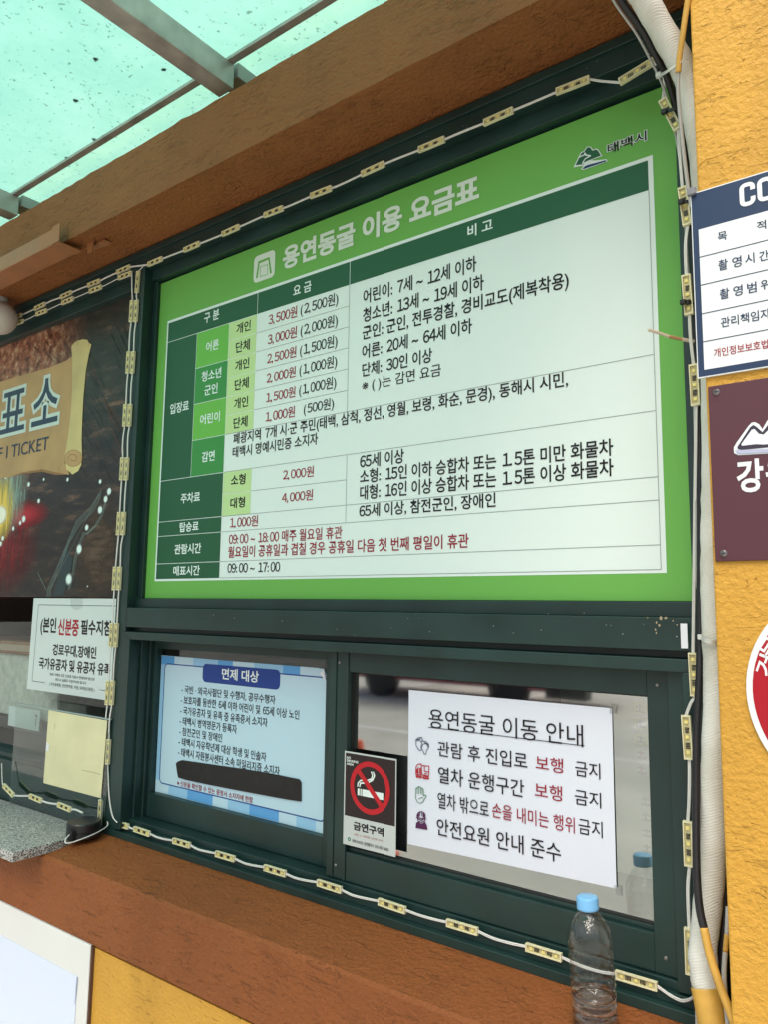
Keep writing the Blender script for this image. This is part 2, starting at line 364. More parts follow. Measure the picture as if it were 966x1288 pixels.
for (u, v) in [(205, 87), (120, 74), (95, 126), (118, 175), (83, 198), (145, 160), (194, 4), (142, 102)]+[(random.uniform(0, 420), random.uniform(0, 250)) for _ in range(340)]:
    r3 = Vector((u-CX, v-CY, F)); d = Vector((RX.dot(r3), RY.dot(r3), RZ.dot(r3))); t = (cz+.002)/d.z
    big = u in (205, 120, 95, 118, 83)
    s0 = random.uniform(.006, .009) if big else random.choice((random.uniform(.0005, .0014), random.uniform(.001, .0026)))
    cxx, cyy = d.x*t, d.y*t-D
    if cyy > .05: continue
    n = 7; a0 = random.random()*6
    pts = [(cxx+math.cos(a0+2*math.pi*k/n)*s0*random.uniform(.6, 1.2), cyy+math.sin(a0+2*math.pi*k/n)*s0*random.uniform(.5, 1.1), cz+.002) for k in range(n)]
    p.add(pts, [list(range(n))[::-1]])
p.build("leaf_litter", DIRT, can)['kind'] = 'stuff'

# ================================================================== FARE BOARD
bd = thing("fare_board", "large green and white fare table board in the upper window", "notice board", (-1.0, 0, .014))
p = MB(); p.box(-1.6785, -.3165, 0, .004, .0145, .8635); p.build("panel", B_GREEN, bd)
c4 = crop(180, 300, 2.76); c5 = crop(430, 250, 2.147)
tl_, br_ = at(211.2, 404.5), at(838.3, 720.9)
TX0, TX1, TZ1, TZ0 = -1.6385, -.3555, .749, .0575
Y1, Y2, Y3 = -.0005, -.0009, -.0013
p = MB(); p.rect(TX0, TX1, TZ0, TZ1, Y1); p.build("table_border", B_WHITE, bd)
bw = .0055; ix0, ix1, iz1, iz0 = TX0+bw, TX1-bw*1.5, TZ1-bw*1.3, TZ0+bw
X = lambda u, v: at(u, v).x
Z = lambda u, v: at(u, v).z
xA = X(*c4(187, 337)); xB = X(*c4(299, 305)); xC = X(*c4(399, 190)); xD = X(*c4(719, 80)); xE = X(*c4(278, 960)); xD2 = X(*c4(706, 850))
zH = Z(*c4(87, 362)); z1 = Z(*c4(183, 453)); z2 = Z(*c4(178, 577)); z3 = Z(*c4(173, 702)); z4 = Z(*c4(63, 843)); z5 = Z(*c4(55, 985)); z6 = Z(*c4(49, 1035)); z7 = Z(*c4(45, 1130))
def cell(a, bx, lo, hi, m): 
    q = MB(); q.rect(a, bx, lo, hi, Y2); q.build("table_cell", m, bd)
hl = .0008
cell(ix0, xC-hl, zH+hl, iz1, B_DARK); cell(xC+hl, xD-hl, zH+hl, iz1, B_DARK); cell(xD+hl, ix1, zH+hl, iz1, B_DARK)
cell(ix0, xA-hl, z4+hl, zH-hl, B_DARK)
cell(xA+hl, xB-hl, z1+hl, zH-hl, B_LIME); cell(xA+hl, xB-hl, z2+hl, z1-hl, B_MID); cell(xA+hl, xB-hl, z3+hl, z2-hl, B_LIME); cell(xA+hl, xB-hl, z4+hl, z3-hl, B_MID)
cell(ix0, xB-hl, z5+hl, z4-hl, B_DARK); cell(ix0, xB-hl, z6+hl, z5-hl, B_DARK); cell(ix0, xB-hl, z7+hl, z6-hl, B_DARK); cell(ix0, xB-hl, iz0, z7-hl, B_DARK)
hz = [zH]+[zH+(z3-zH)*k/6 for k in range(1, 6)]+[z3]
for k in range(6): cell(xB+hl, xC-hl, hz[k+1]+hl, hz[k]-hl, B_PALE)
zm = (z4+z5)/2
cell(xB+hl, xC-hl, zm+hl, z4-hl, B_PALE); cell(xB+hl, xC-hl, z5+hl, zm-hl, B_PALE)
p = MB(); t = .0011
for k in range(1, 6): p.rect(xC, xD, hz[k]-t/2, hz[k]+t/2, Y2)
for zz in (z3, z4): p.rect(xB, ix1, zz-t/2, zz+t/2, Y2)
p.rect(xC, xD2, zm-t/2, zm+t/2, Y2)
for zz in (z5, z6, z7): p.rect(xB, ix1, zz-t/2, zz+t/2, Y2)
p.rect(xB, ix1, iz0-t/2, iz0+t/2, Y2)
p.rect(xD-t/2, xD+t/2, z3, zH, Y2-.0001); p.rect(xD2-t/2, xD2+t/2, z6, z4, Y2-.0001); p.rect(ix1-t/2, ix1+t/2, iz0, zH, Y2-.0001)
p.build("ruling", LINE, bd)
def bt(txt, fn, lb, lt, rb, m=INK, bold=.014, fr=None): ink(txt, fn(*lb), fn(*lt), (fr or fn)(*rb), Y3, m, bd, bold)
full = lambda a, b_: (a, b_)
W_ = B_WHITE
bt("용연동굴 이용 요금표", full, (355, 341), (355.5, 312), (603, 251.5), flat("title_pale", (220, 234, 220)), .038)
for t_ in [("구 분", (210, 297), (210, 261), (262, 284)), ("요 금", (520, 203), (520, 167), (583, 184)), ("어른", (217, 397), (218, 361), (261, 385)), ("청소년", (201, 500), (202, 464), (270, 485)),
           ("군인", (211, 547), (211, 512), (257, 535)), ("어린이", (196, 649), (197, 613), (265, 634)), ("감면", (202, 778), (203, 742), (247, 766)), ("입장료", (92, 612), (93, 576), (157, 594)),
           ("주차료", (129, 921), (129, 886), (196, 907)), ("탑승료", (125, 1020), (125, 986), (191, 1008)), ("관람시간", (107, 1097), (108, 1062), (200, 1085)), ("매표시간", (103, 1171), (104, 1137), (195, 1162))]:
    bt(t_[0], c4, *t_[1:], m=W_, bold=.02)
bt("비 고", c5, (340, 107), (341, 74), (408, 90), W_, .02)
for k, q in enumerate([((322, 334), (322, 298), (372, 319)), ((320, 400), (320, 362), (369, 388)), ((318, 462), (319, 426), (367, 449)), ((316, 530), (317, 492), (365, 518)), ((314, 594), (315, 557), (363, 582)), ((312, 662), (313, 624), (361, 650))]):
    bt("개인" if k % 2 == 0 else "단체", c4, *q, bold=.018)
bt("소형", c4, (303, 859), (304, 822), (354, 848), bold=.02); bt("대형", c4, (301, 938), (302, 901), (352, 929), bold=.02)
for txt, q in [("3,500원", ((434, 305), (434, 264), (533, 277))), ("3,000원", ((431, 374), (432, 333), (532, 347))), ("2,500원", ((429, 440), (430, 400), (530, 415))), ("2,000원", ((427, 507), (428, 468), (528, 484))),
               ("1,500원", ((426, 574), (427, 535), (527, 553))), ("1,000원", ((424, 641), (425, 601), (525, 621))), ("2,000원", ((484, 842), (484, 803), (591, 829))), ("4,000원", ((480, 921), (480, 882), (588, 911))), ("1,000원", ((300, 1008), (301, 968), (397, 1001)))]:
    bt(txt, c4, *q, m=RED, bold=.008)
for txt, q in [("(2,500원)", ((545, 275), (546, 227), (676, 238))), ("(2,000원)", ((545, 347), (545, 299), (674, 310))), ("(1,500원)", ((543, 416), (543, 368), (673, 382))), ("(1,000원)", ((541, 484), (541, 437), (672, 454))), ("(1,000원)", ((540, 553), (540, 506), (669, 525))), ("(500원)", ((556, 618), (556, 573), (661, 598)))]:
    bt(txt, c4, *q, bold=.008)
bt("폐광지역 7개 시·군 주민(태백, 삼척, 정선, 영월, 보령, 화순, 문경), 동해시 시민,", c4, (311, 722), (311, 677), (612, 517), fr=c5, bold=.014)
bt("태백시 명예시민증 소지자", c4, (309, 762), (309, 724), (605, 724), bold=.014)
bt("09:00 ~ 18:00 매주 월요일 휴관", c4, (296, 1064), (297, 1025), (690, 1038), RED, .01)
bt("월요일이 공휴일과 겹칠 경우 공휴일 다음 첫 번째 평일이 휴관", c4, (293, 1109), (294, 1069), (343, 945), RED, .012, c5)
bt("09:00 ~ 17:00", c4, (291, 1161), (292, 1128), (474, 1156), bold=.01)
for txt, q in [("어린이: 7세 ~ 12세 이하", ((57, 286), (57, 247), (364, 204))), ("청소년: 13세 ~ 19세 이하", ((56, 336), (56, 297), (384, 252))), ("군인: 군인, 전투경찰, 경비교도(제복착용)", ((55, 389), (55, 345), (614, 250))), ("어른: 20세 ~ 64세 이하", ((54, 434), (55, 396), (352, 366))),
               ("단체: 30인 이상", ((54, 483), (55, 446), (244, 442))), ("※ ( )는 감면 요금", ((54, 527), (56, 490), (268, 492))), ("65세 이상", ((48, 729), (49, 691), (168, 714))), ("소형: 15인 이하 승합차 또는 1.5톤 미만 화물차", ((48, 770), (49, 732), (734, 694))),
               ("대형: 16인 이상 승합차 또는 1.5톤 이상 화물차", ((48, 814), (48, 775), (735, 748))), ("65세 이상, 참전군인, 장애인", ((46, 863), (46, 826), (416, 837)))]:
    bt(txt, c5, *q, bold=.015 if txt[0] != "※" else .004)
ink("태백시", (764.5, 194.5), (764.5, 182), (813.8, 181), Y3, INK, bd, .014, outline=.05, om=B_WHITE)
cl = crop(700, 150, 6.9)
P2 = lambda fn, pts, y=0.0: [(at(*fn(*q), y).x, at(*fn(*q), y).z) for q in pts]
rim = P2(cl, [(150, 425), (160, 405), (215, 295), (245, 280), (262, 250), (285, 240), (305, 248), (320, 270), (352, 260), (372, 275), (402, 325), (300, 362), (325, 365), (440, 352), (448, 372), (240, 446), (215, 440), (240, 408)])
mtn = P2(cl, [(170, 405), (222, 300), (248, 288), (268, 256), (285, 249), (300, 256), (315, 280), (350, 270), (365, 282), (390, 322), (262, 372), (240, 398)])
riv = P2(cl, [(228, 436), (262, 408), (300, 398), (432, 362), (438, 372), (245, 438)])
lg = MB(); lg.poly(rim, Y2, 0); lg.poly(mtn, Y3, 1); lg.poly(riv, Y3-.0001, 2)
for st in ([(205, 335), (250, 315), (300, 325), (255, 350), (235, 380)], [(250, 300), (262, 318)], [(230, 390), (320, 368), (265, 405)]):
    lg.stroke(P2(cl, st), .0022, Y3-.0002, 0)
lg.build("city_emblem", [B_WHITE, B_DARK, flat("river_navy", (28, 62, 110))], bd)
ci = crop(300, 180, 5.367)
ic = MB()
def rrect(x0, x1, z0, z1, r, n=5):
    o = []
    for cx_, cz_, a0 in ((x1-r, z0+r, -90), (x1-r, z1-r, 0), (x0+r, z1-r, 90), (x0+r, z0+r, 180)):
        for k in range(n+1):
            a = R_(a0+90*k/n); o.append((cx_+r*math.cos(a), cz_+r*math.sin(a)))
    return o
a = at(*ci(100, 955)); b2 = at(*ci(100, 775)); c2 = at(*ci(243, 915))
ic.poly(rrect(a.x, c2.x, a.z+.001, b2.z, .012), Y2, 0)
ic.poly(P2(ci, [(118, 917), (135, 802), (210, 772), (225, 880), (213, 885), (203, 790), (143, 815), (130, 912)]), Y3, 1)
ic.stroke(P2(ci, [(148, 840), (196, 822), (198, 888), (148, 905)]), .0014, Y3, 1, True)
ic.build("cave_icon", [flat("title_pale", (220, 234, 220)), B_GREEN], bd)

# ================================================================== NOTICES ON THE SLIDING WINDOW
# exemption notice, behind the left sash's front edge
yE = .0325
ex = thing("exemption_notice", "pale blue exemption notice with a navy title tab in the left sliding window", "notice", (-1.36, yE, -.466))
e0, e1, ez0, ez1 = -1.6385, -1.072, -.4655, -.130
PB = flat("sheet_pale_blue", (190, 222, 236), .35); SB = flat("sheet_sky_blue", (95, 165, 222), .35); SB2 = flat("sheet_light_blue", (150, 200, 232), .35); EN = flat("sheet_navy", (26, 62, 140), .35)
p = MB(); p.prism([(e0, ez0), (e1, ez0), (e1, ez1-.03), (e1-.012, ez1-.002), (e0, ez1)], yE, yE+.001); p.build("sheet", PB, ex)
p = MB(); p.prism([(e1-.004, ez1-.028), (e1-.011, ez1-.003), (e1-.022, ez1-.012)], yE-.003, yE-.0024); p.build("curled_corner", PAPER, ex)
p = MB(); bwd = .026
xx = e0+.001; k = 0
while xx < e1-.03:
    x2 = min(xx+.052+.02*((k*7) % 3), e1-.026)
    p.rect(xx, x2, ez1-.022, ez1-.001, yE-.0003, k % 3)
    p.rect(xx, x2, ez0+.001, ez0+.03, yE-.0003, (k+1) % 3); xx = x2; k += 1
p.rect(e0+.001, e0+.016, ez0+.03, ez1-.022, yE-.0003, 2)
p.build("patterned_edge", [SB, PB, SB2], ex)
p = MB(); ip = rrect(e0+.016, e1-.001, ez0+.024, ez1-.020, .012); p.poly(ip, yE-.0005, 1)
p.build("inner_field", [EN, PB], ex)
p = MB(); p.stroke(ip[6:24]+ip[:1], .0026, yE-.0007, 0); p.stroke(ip[0:12], .0026, yE-.0007, 0) ; p.build("border_line", EN, ex)
c7 = crop(140, 790, 2.542)
a = at(*c7(292, 150), yE); b2 = at(*c7(540, 160), yE)
tabp = rrect(a.x, b2.x, at(*c7(300, 172), yE).z, ez1-.012, .012); p = MB(); p.poly(tabp, yE-.0009); p.build("title_tab", EN, ex)
def et(txt, lb, lt, rb, m=INK, bold=.012): ink(txt, c7(*lb), c7(*lt), c7(*rb), yE-.0012, m, ex, bold)
et("면제 대상", (352, 163), (352, 127), (470, 174), W_, .02)
for txt, q in [("- 국빈 · 외국사절단 및 수행자, 공무수행자", ((223, 208), (224, 181), (523, 239))), ("- 보호자를 동반한 6세 이하 어린이 및 65세 이상 노인", ((221, 241), (222, 214), (600, 281))), ("- 국가유공자 및 유족 중 유족증서 소지자", ((219, 275), (220, 248), (498, 308))),
               ("- 태백시 병역명문가 등록자", ((217, 308), (218, 281), (400, 331))), ("- 참전군인 및 장애인", ((216, 341), (216, 314), (353, 358))), ("- 태백시 자유학년제 대상 학생 및 인솔자", ((214, 374), (215, 347), (494, 420))), ("- 태백시 자원봉사센터 소속 마일리지증 소지자", ((212, 407), (213, 380), (537, 465)))]:
    et(txt, *q)
et("※ 신분을 확인할 수 있는 증명서 소지자에 한함", (209, 502), (210, 484), (451, 558), RED, .014)
p = MB(); tp = P2(c7, [(207, 432), (212, 426), (226, 421), (245, 424), (420, 449), (500, 462), (560, 474), (600, 482), (607, 492), (607, 553), (560, 546), (430, 522), (300, 497), (240, 484), (214, 476), (211, 460)], yE-.002)
p.prism(tp, yE-.0036, yE-.0015); tape = p.build("tape_strip", mat("black_cloth_tape", (.016, .015, .014), .55, 0, .4, .3, 60, 1.0, 90))
tag(tape, "wide black cloth tape stuck across the pale blue exemption notice", "tape")

# no smoking sign
yS = -.0185
ns = thing("no_smoking_sign", "small dark and grey no smoking sign at the right sash's left edge", "sign", (-.93, yS, -.455))
cs = crop(425, 930, 8.05)
K = lambda *q: (at(*cs(*q), yS).x, at(*cs(*q), yS).z)
sx0, sz1 = K(68, 112); sx1, _ = K(600, 198); sx1 -= .001; _, sz0 = K(583, 1188)
SILV = flat("sign_silver", (196, 203, 200), .35); DK = flat("sign_dark", (42, 32, 33), .35); SR = flat("sign_red", (190, 30, 40), .35)
p = MB(); p.box(sx0, sx1, yS, yS+.0008, sz0, sz1); p.build("plate", SILV, ns)
zsp = K(48, 757)[1]; p = MB(); p.rect(sx0+.003, sx1-.002, zsp, sz1-.003, yS-.0003); p.build("dark_field", DK, ns)
cxs, czs = K(322, 480); cxs = (sx0+sx1)/2+.001; rO = (K(525, 560)[0]-K(120, 440)[0])/2; czs = (K(325, 232)[1]+K(330, 748)[1])/2
def ring(mb, cx, cz, r0, r1, y, m=0, n=48):
    for k in range(n):
        a = 2*math.pi*k/n; b_ = 2*math.pi*(k+1)/n
        mb.poly([(cx+r0*math.cos(a), cz+r0*math.sin(a)), (cx+r1*math.cos(a), cz+r1*math.sin(a)), (cx+r1*math.cos(b_), cz+r1*math.sin(b_)), (cx+r0*math.cos(b_), cz+r0*math.sin(b_))], y, m)
p = MB(); L_ = rO
p.rect(cxs-.62*L_, cxs+.66*L_, czs-.36*L_, czs-.10*L_, yS-.0005, 0); p.rect(cxs-.52*L_, cxs-.48*L_, czs-.36*L_, czs-.10*L_, yS-.0006, 1); p.rect(cxs-.42*L_, cxs-.38*L_, czs-.36*L_, czs-.10*L_, yS-.0006, 1)
for o_ in (0, .10*L_):
    p.stroke([(cxs-.62*L_+o_, czs-.02*L_), (cxs-.60*L_+o_, czs+.10*L_-o_*.5), (cxs-.48*L_, czs+.22*L_-o_), (cxs-.15*L_, czs+.26*L_-o_), (cxs+.08*L_+o_*.5, czs+.36*L_-o_*.4), (cxs+.12*L_+o_, czs+.50*L_), (cxs+.06*L_+o_, czs+.62*L_)], .055*L_, yS-.0005, 0)
p.build("cigarette", [W_, DK], ns)
p = MB(); ring(p, cxs, czs, .80*L_, L_, yS-.0007)
d45 = .85*L_*.7071; p.stroke([(cxs-d45, czs+d45), (cxs+d45, czs-d45)], .2*L_, yS-.0009); p.build("ban_ring", SR, ns)
def nt_(txt, lb, lt, rb, m, bold): ink(txt, cs(*lb), cs(*lt), cs(*rb), yS-.0008, m, ns, bold)
nt_("금연구역", (155, 910), (158, 824), (462, 987), INK, .03)
nt_("위반 시 과태료 3만원 부과", (162, 966), (162, 944), (455, 1032), flat("sign_small_red", (176, 100, 100)), .0)
nt_("태백시보건소 금연클리닉 033-550-3030", (143, 1037), (145, 1004), (512, 1120), INK, .01)
nt_("NO", (87, 193), (88, 166), (127, 199), W_, .02); nt_("SMOKING", (86, 222), (87, 197), (203, 245), W_, .02); nt_("AREA", (86, 252), (87, 229), (158, 266), W_, .02)
p = MB(); q = K(113, 1005); ring(p, q[0], q[1], 0.0001, .0035, yS-.0006); ring(p, q[0], q[1], 0.0001, .0012, yS-.0008, 1); p.build("round_emblem", [flat("emblem_green", (30, 120, 80)), W_], ns)

# travel notice
yN = -.0025
tn = thing("path_notice", "white sheet of walking path rules taped to the right sliding window", "notice", (-.65, yN, -.43))
c8 = crop(400, 820, 1.7067); c9 = crop(500, 880, 6.9)
q = [at(*s_, yN) for s_ in ((514.5, 867.5), (770, 890.5), (776, 1117), (513, 1061))]
n_ = 14; p = MB(); vv = []
for j in range(n_+1):
    for i in range(n_+1):
        s_, t_ = i/n_, j/n_
        P_ = q[3].lerp(q[2], s_).lerp(q[0].lerp(q[1], s_), t_)
        vv.append((P_.x, yN+.0006*math.sin(s_*5)*math.sin(t_*3+1), P_.z))
p.add(vv, [(j*(n_+1)+i, j*(n_+1)+i+1, (j+1)*(n_+1)+i+1, (j+1)*(n_+1)+i) for j in range(n_) for i in range(n_)])
p.build("sheet", flat("laminated_paper", (222, 228, 240), .3), tn, smooth=True)
p = MB(); z8 = yN-.0012
for (u, v) in ((770, 888), (776, 1117)): a = at(u, v, z8); p.box(a.x-.004, a.x+.007, z8, z8+.0003, a.z-.012, a.z+.004)
p.build("clear_tape", glass_mat("clear_tape", .1, (.9, .9, .9), .1), tn)
def tt(txt, lb, lt, rb, m=INK, bold=.0): ink(txt, c8(*lb), c8(*lt), c8(*rb), yN-.0014, m, tn, bold)
tt("용연동굴 이동 안내", (238, 162), (240, 121), (570, 201))
p = MB(); p.stroke(P2(c8, [(237, 161), (572, 201)], yN-.0014), .0012, yN-.0014); p.build("underline", INK, tn)
for txt, qq, m_ in [("관람 후 진입로", ((257, 223), (258, 190), (450, 247)), INK), ("보행", ((468, 252), (469, 221), (527, 262)), RED), ("금지", ((553, 265), (554, 232), (607, 274)), INK),
                    ("열차 운행구간", ((258, 280), (259, 245), (443, 306)), INK), ("보행", ((466, 311), (467, 279), (525, 322)), RED), ("금지", ((552, 326), (553, 293), (609, 336)), INK),
                    ("열차 밖으로", ((257, 334), (258, 300), (367, 348)), INK), ("손을 내미는 행위", ((374, 354), (375, 322), (552, 386)), RED), ("금지", ((560, 389), (561, 355), (612, 397)), INK), ("안전요원 안내 준수", ((255, 392), (256, 355), (522, 441)), INK)]:
    tt(txt, *qq, m=m_, bold=.004)
def icon(name, col, strokes, wd=.0012, fills=()):
    p = MB()
    for s_ in strokes: p.stroke(P2(c9, s_, yN-.0014), wd, yN-.0014)
    for s_ in fills: p.poly(P2(c9, s_, yN-.0013), yN-.0013)
    p.build(name, col, tn)
def ell(cx, cy, a, b_, rot=0, n=14):
    return [(cx+a*math.cos(2*math.pi*k/n)*math.cos(rot)-b_*math.sin(2*math.pi*k/n)*math.sin(rot), cy+a*math.cos(2*math.pi*k/n)*math.sin(rot)+b_*math.sin(2*math.pi*k/n)*math.cos(rot)) for k in range(n+1)]
icon("footprint_icon", NAVY, [[(160, 365), (163, 395), (180, 425), (195, 440), (207, 435), (205, 405), (212, 375), (195, 352), (172, 350), (160, 365)], [(155, 352), (180, 330), (212, 325), (220, 350), (205, 365)],
     [(222, 385), (205, 415), (222, 440), (232, 470), (248, 468), (252, 440), (270, 415), (262, 388), (240, 378), (222, 385)], [(220, 360), (245, 360), (272, 385), (272, 405), (258, 400)], [(172, 345), (205, 338)], [(235, 370), (265, 385)]])
TR = flat("icon_red", (176, 36, 46))
icon("train_icon", TR, [[(160, 610), (162, 580), (178, 558), (208, 556), (212, 650), (160, 645), (160, 610)], [(215, 570), (275, 575), (272, 660), (215, 650)], [(235, 575), (235, 620), (270, 625)], [(160, 660), (275, 682)], ell(235, 672, 12, 12), ell(260, 676, 11, 11), ell(175, 664, 9, 9), ell(200, 668, 9, 9), [(235, 640), (255, 640)]],
     .0017, [[(164, 605), (185, 580), (185, 640), (164, 636)], [(192, 588), (206, 590), (206, 642), (192, 640)]])
icon("hand_icon", flat("icon_green", (40, 120, 62)), [[(160, 770), (158, 850), (175, 885), (200, 897), (220, 885), (235, 858), (252, 838), (245, 825), (228, 832), (225, 775), (212, 765), (200, 755), (185, 752), (172, 760), (160, 770)], [(172, 765), (174, 815)], [(187, 757), (188, 815)], [(202, 760), (203, 815)], [(215, 770), (216, 820)], [(185, 860), (205, 848), (225, 850)]])
icon("worker_icon", flat("icon_purple", (82, 34, 78)), [ell(206, 1005, 36, 36), [(165, 1020), (250, 1032)], [(175, 1025), (180, 1050), (205, 1062), (235, 1055), (240, 1030)], [(195, 970), (195, 1005)], [(213, 970), (214, 1005)], [(190, 1035), (215, 1045), (222, 1032)]],
     .0016, [[(158, 1110), (163, 1065), (185, 1052), (205, 1075), (240, 1060), (255, 1085), (262, 1128)], [(168, 1012), (172, 985), (188, 972), (190, 1015)], [(222, 975), (240, 990), (245, 1022), (222, 1018)]])

# sheet standing behind the right pane
ip_ = thing("inner_sheet", "faded printed sheet with yellow highlights behind the right pane", "sheet", (-.40, .06, -.52))
p = MB(); p.box(-.56, -.20, .06, .061, -.42, -.13); p.build("sheet", flat("faded_paper", (190, 198, 188), .6), ip_)
p = MB()
for k in range(10):
    zz = -.165-k*.024; a_ = -.43 if k < 5 else -.425
    if k < 3: p.rect(a_-.004, -.24, zz-.003, zz+.016, .0596, 1)
    if k == 5: continue
    for j in range(9):
        x_ = a_+j*.021
        p.rect(x_, x_+.015, zz, zz+.003, .0593, 0 if k < 3 or k > 5 else 2); p.rect(x_+.005, x_+.0075, zz, zz+.013, .0593, 0 if k < 3 or k > 5 else 2); p.rect(x_, x_+.012, zz+.008, zz+.0105, .0593, 0 if k < 3 or k > 5 else 2)
p.build("printed_lines", [flat("faded_grey", (110, 122, 130)), flat("highlight", (205, 205, 110)), flat("faded_red", (160, 110, 110))], ip_)

# ================================================================== LEFT WINDOW
yP = .0085
ps = thing("cave_poster", "dark cave photo poster with a parchment scroll in the left window", "poster", (-2.2, yP, .014))
def cave_mat():
    m = bpy.data.materials.new("cave_print"); m.use_nodes = True; n = m.node_tree; b = n.nodes["Principled BSDF"]; L = n.links.new
    b.inputs["Roughness"].default_value = .35
    tc = n.nodes.new("ShaderNodeTexCoord")
    def nz(scale, sc, rot=(0, 0, 0), det=10, dist=0):
        mp = n.nodes.new("ShaderNodeMapping"); mp.inputs["Scale"].default_value = sc; mp.inputs["Rotation"].default_value = rot; L(tc.outputs["Object"], mp.inputs[0])
        t = n.nodes.new("ShaderNodeTexNoise"); t.inputs["Scale"].default_value = scale; t.inputs["Detail"].default_value = det; t.inputs["Roughness"].default_value = .68; t.inputs["Distortion"].default_value = dist; L(mp.outputs[0], t.inputs[0]); return t
    st = nz(6, (1, 1, 5), (0, R_(-38), 0)); r1 = n.nodes.new("ShaderNodeValToRGB")
    els = r1.color_ramp.elements; els[0].position = .38; els[0].color = (.006, .007, .006, 1); els[1].position = .72; els[1].color = (.24, .13, .075, 1); e = els.new(.55); e.color = (.028, .022, .016, 1)
    L(st.outputs[0], r1.inputs[0])
    rk = nz(30, (1, 1, 1), det=12); r2 = n.nodes.new("ShaderNodeValToRGB"); els = r2.color_ramp.elements
    els[0].position = .36; els[0].color = (.012, .006, .004, 1); els[1].position = .66; els[1].color = (.62, .46, .28, 1); e = els.new(.5); e.color = (.32, .10, .05, 1); L(rk.outputs[0], r2.inputs[0])
    gd = n.nodes.new("ShaderNodeTexGradient"); gd.gradient_type = 'SPHERICAL'; mp = n.nodes.new("ShaderNodeMapping"); mp.inputs["Location"].default_value = (.58, 0, -1.55); mp.inputs["Scale"].default_value = (1.7, 0, 2.2)
    L(tc.outputs["Object"], mp.inputs[0]); L(mp.outputs[0], gd.inputs[0])
    rr = n.nodes.new("ShaderNodeValToRGB"); rr.color_ramp.elements[0].position = .1; rr.color_ramp.elements[1].position = .5; L(gd.outputs[0], rr.inputs[0])
    mx = n.nodes.new("ShaderNodeMixRGB"); L(rr.outputs[0], mx.inputs[0]); L(r1.outputs[0], mx.inputs[1]); L(r2.outputs[0], mx.inputs[2]); L(mx.outputs[0], b.inputs["Base Color"])
    return m
p = MB(); p.box(-3.6, -1.745, yP, yP+.001, .016, .868); p.build("print", cave_mat(), ps)
def blur_spot(name, col, pos, sx, sz, y, power=1.0, streak=0):
    """soft-edged printed glow: one flat patch, its ink fading to clear at the rim"""
    m = bpy.data.materials.new(name); m.use_nodes = True; n = m.node_tree; b = n.nodes["Principled BSDF"]; L = n.links.new
    b.inputs["Base Color"].default_value = (*col, 1); b.inputs["Roughness"].default_value = .4
    tc = n.nodes.new("ShaderNodeTexCoord"); mp = n.nodes.new("ShaderNodeMapping"); mp.inputs["Scale"].default_value = (1/sx, 0, 1/sz); L(tc.outputs["Object"], mp.inputs[0])
    g_ = n.nodes.new("ShaderNodeTexGradient"); g_.gradient_type = 'SPHERICAL'; L(mp.outputs[0], g_.inputs[0])
    v = g_.outputs["Fac"]
    if streak:
        t = n.nodes.new("ShaderNodeTexNoise"); t.inputs["Scale"].default_value = 1; t.inputs["Detail"].default_value = 6; m3 = n.nodes.new("ShaderNodeMapping"); m3.inputs["Scale"].default_value = (streak, 1, 9 if streak > 60 else 60); L(tc.outputs["Object"], m3.inputs[0]); L(m3.outputs[0], t.inputs[0])
        q1 = n.nodes.new("ShaderNodeMapRange"); q1.inputs[1].default_value = .35; q1.inputs[2].default_value = .65; q1.inputs[3].default_value = .25; q1.inputs[4].default_value = 1.3; L(t.outputs[0], q1.inputs[0])
        q2 = n.nodes.new("ShaderNodeMath"); q2.operation = 'MULTIPLY'; L(v, q2.inputs[0]); L(q1.outputs[0], q2.inputs[1]); v = q2.outputs[0]
    q3 = n.nodes.new("ShaderNodeMath"); q3.operation = 'MULTIPLY'; q3.use_clamp = True; q3.inputs[1].default_value = power; L(v, q3.inputs[0]); L(q3.outputs[0], b.inputs["Alpha"])
    mb = MB(); mb.rect(pos[0]-sx, pos[0]+sx, pos[1]-sz, pos[1]+sz, y)
    return mb.build(name, m, ps, off=(pos[0]-ps.location.x, y-ps.location.y, pos[1]-ps.location.z))
cp = crop(0, 380, 5.367); cq = crop(0, 590, 5.682)
A = lambda fn, *q: (at(*fn(*q), yP).x, at(*fn(*q), yP).z)
# printed lake, fountain of light, walkway
q = A(cq, 30, 520); blur_spot("red_lake", (.22, .008, .01), q, .23, .19, yP-.0004, 1.1, 90)
q = A(cq, 160, 330); blur_spot("red_glow", (.42, .014, .02), q, .17, .05, yP-.00045, 1.3)
q = A(cq, 60, 180); blur_spot("pale_curtain", (.34, .48, .40), q, .13, .15, yP-.0005, 1.2, 170)
q = A(cq, 15, 290); blur_spot("yellow_glow", (.85, .62, .10), q, .085, .12, yP-.0006, 1.7, 150)
q = A(cq, 0, 330); blur_spot("white_glow", (.95, .95, .80), q, .05, .035, yP-.0007, 3.0)
q = A(cq, 700, 560); blur_spot("brown_rock", (.10, .062, .035), q, .13, .18, yP-.0004, 1.2, 14)
for (u, v, s_) in [(170, 357, .016), (145, 385, .011), (95, 425, .011), (20, 495, .013), (5, 535, .013), (277, 228, .011), (313, 74, .007), (483, 76, .009), (716, 90, .010), (780, 160, .015), (755, 215, .014), (715, 292, .016), (620, 418, .013), (566, 572, .020), (492, 787, .023), (625, 838, .004), (40, 60, .01), (205, 110, .012)]:
    q = A(cq, u, v); blur_spot("lamp_spot", (.80, .95, .92), q, s_*.8, s_*.8, yP-.0008, 2.2)
p = MB(); S = lambda pts, wd, m=0: p.stroke([A(cq, *z_) for z_ in pts], wd, yP-.0007, m)
rnd = random.Random(3)
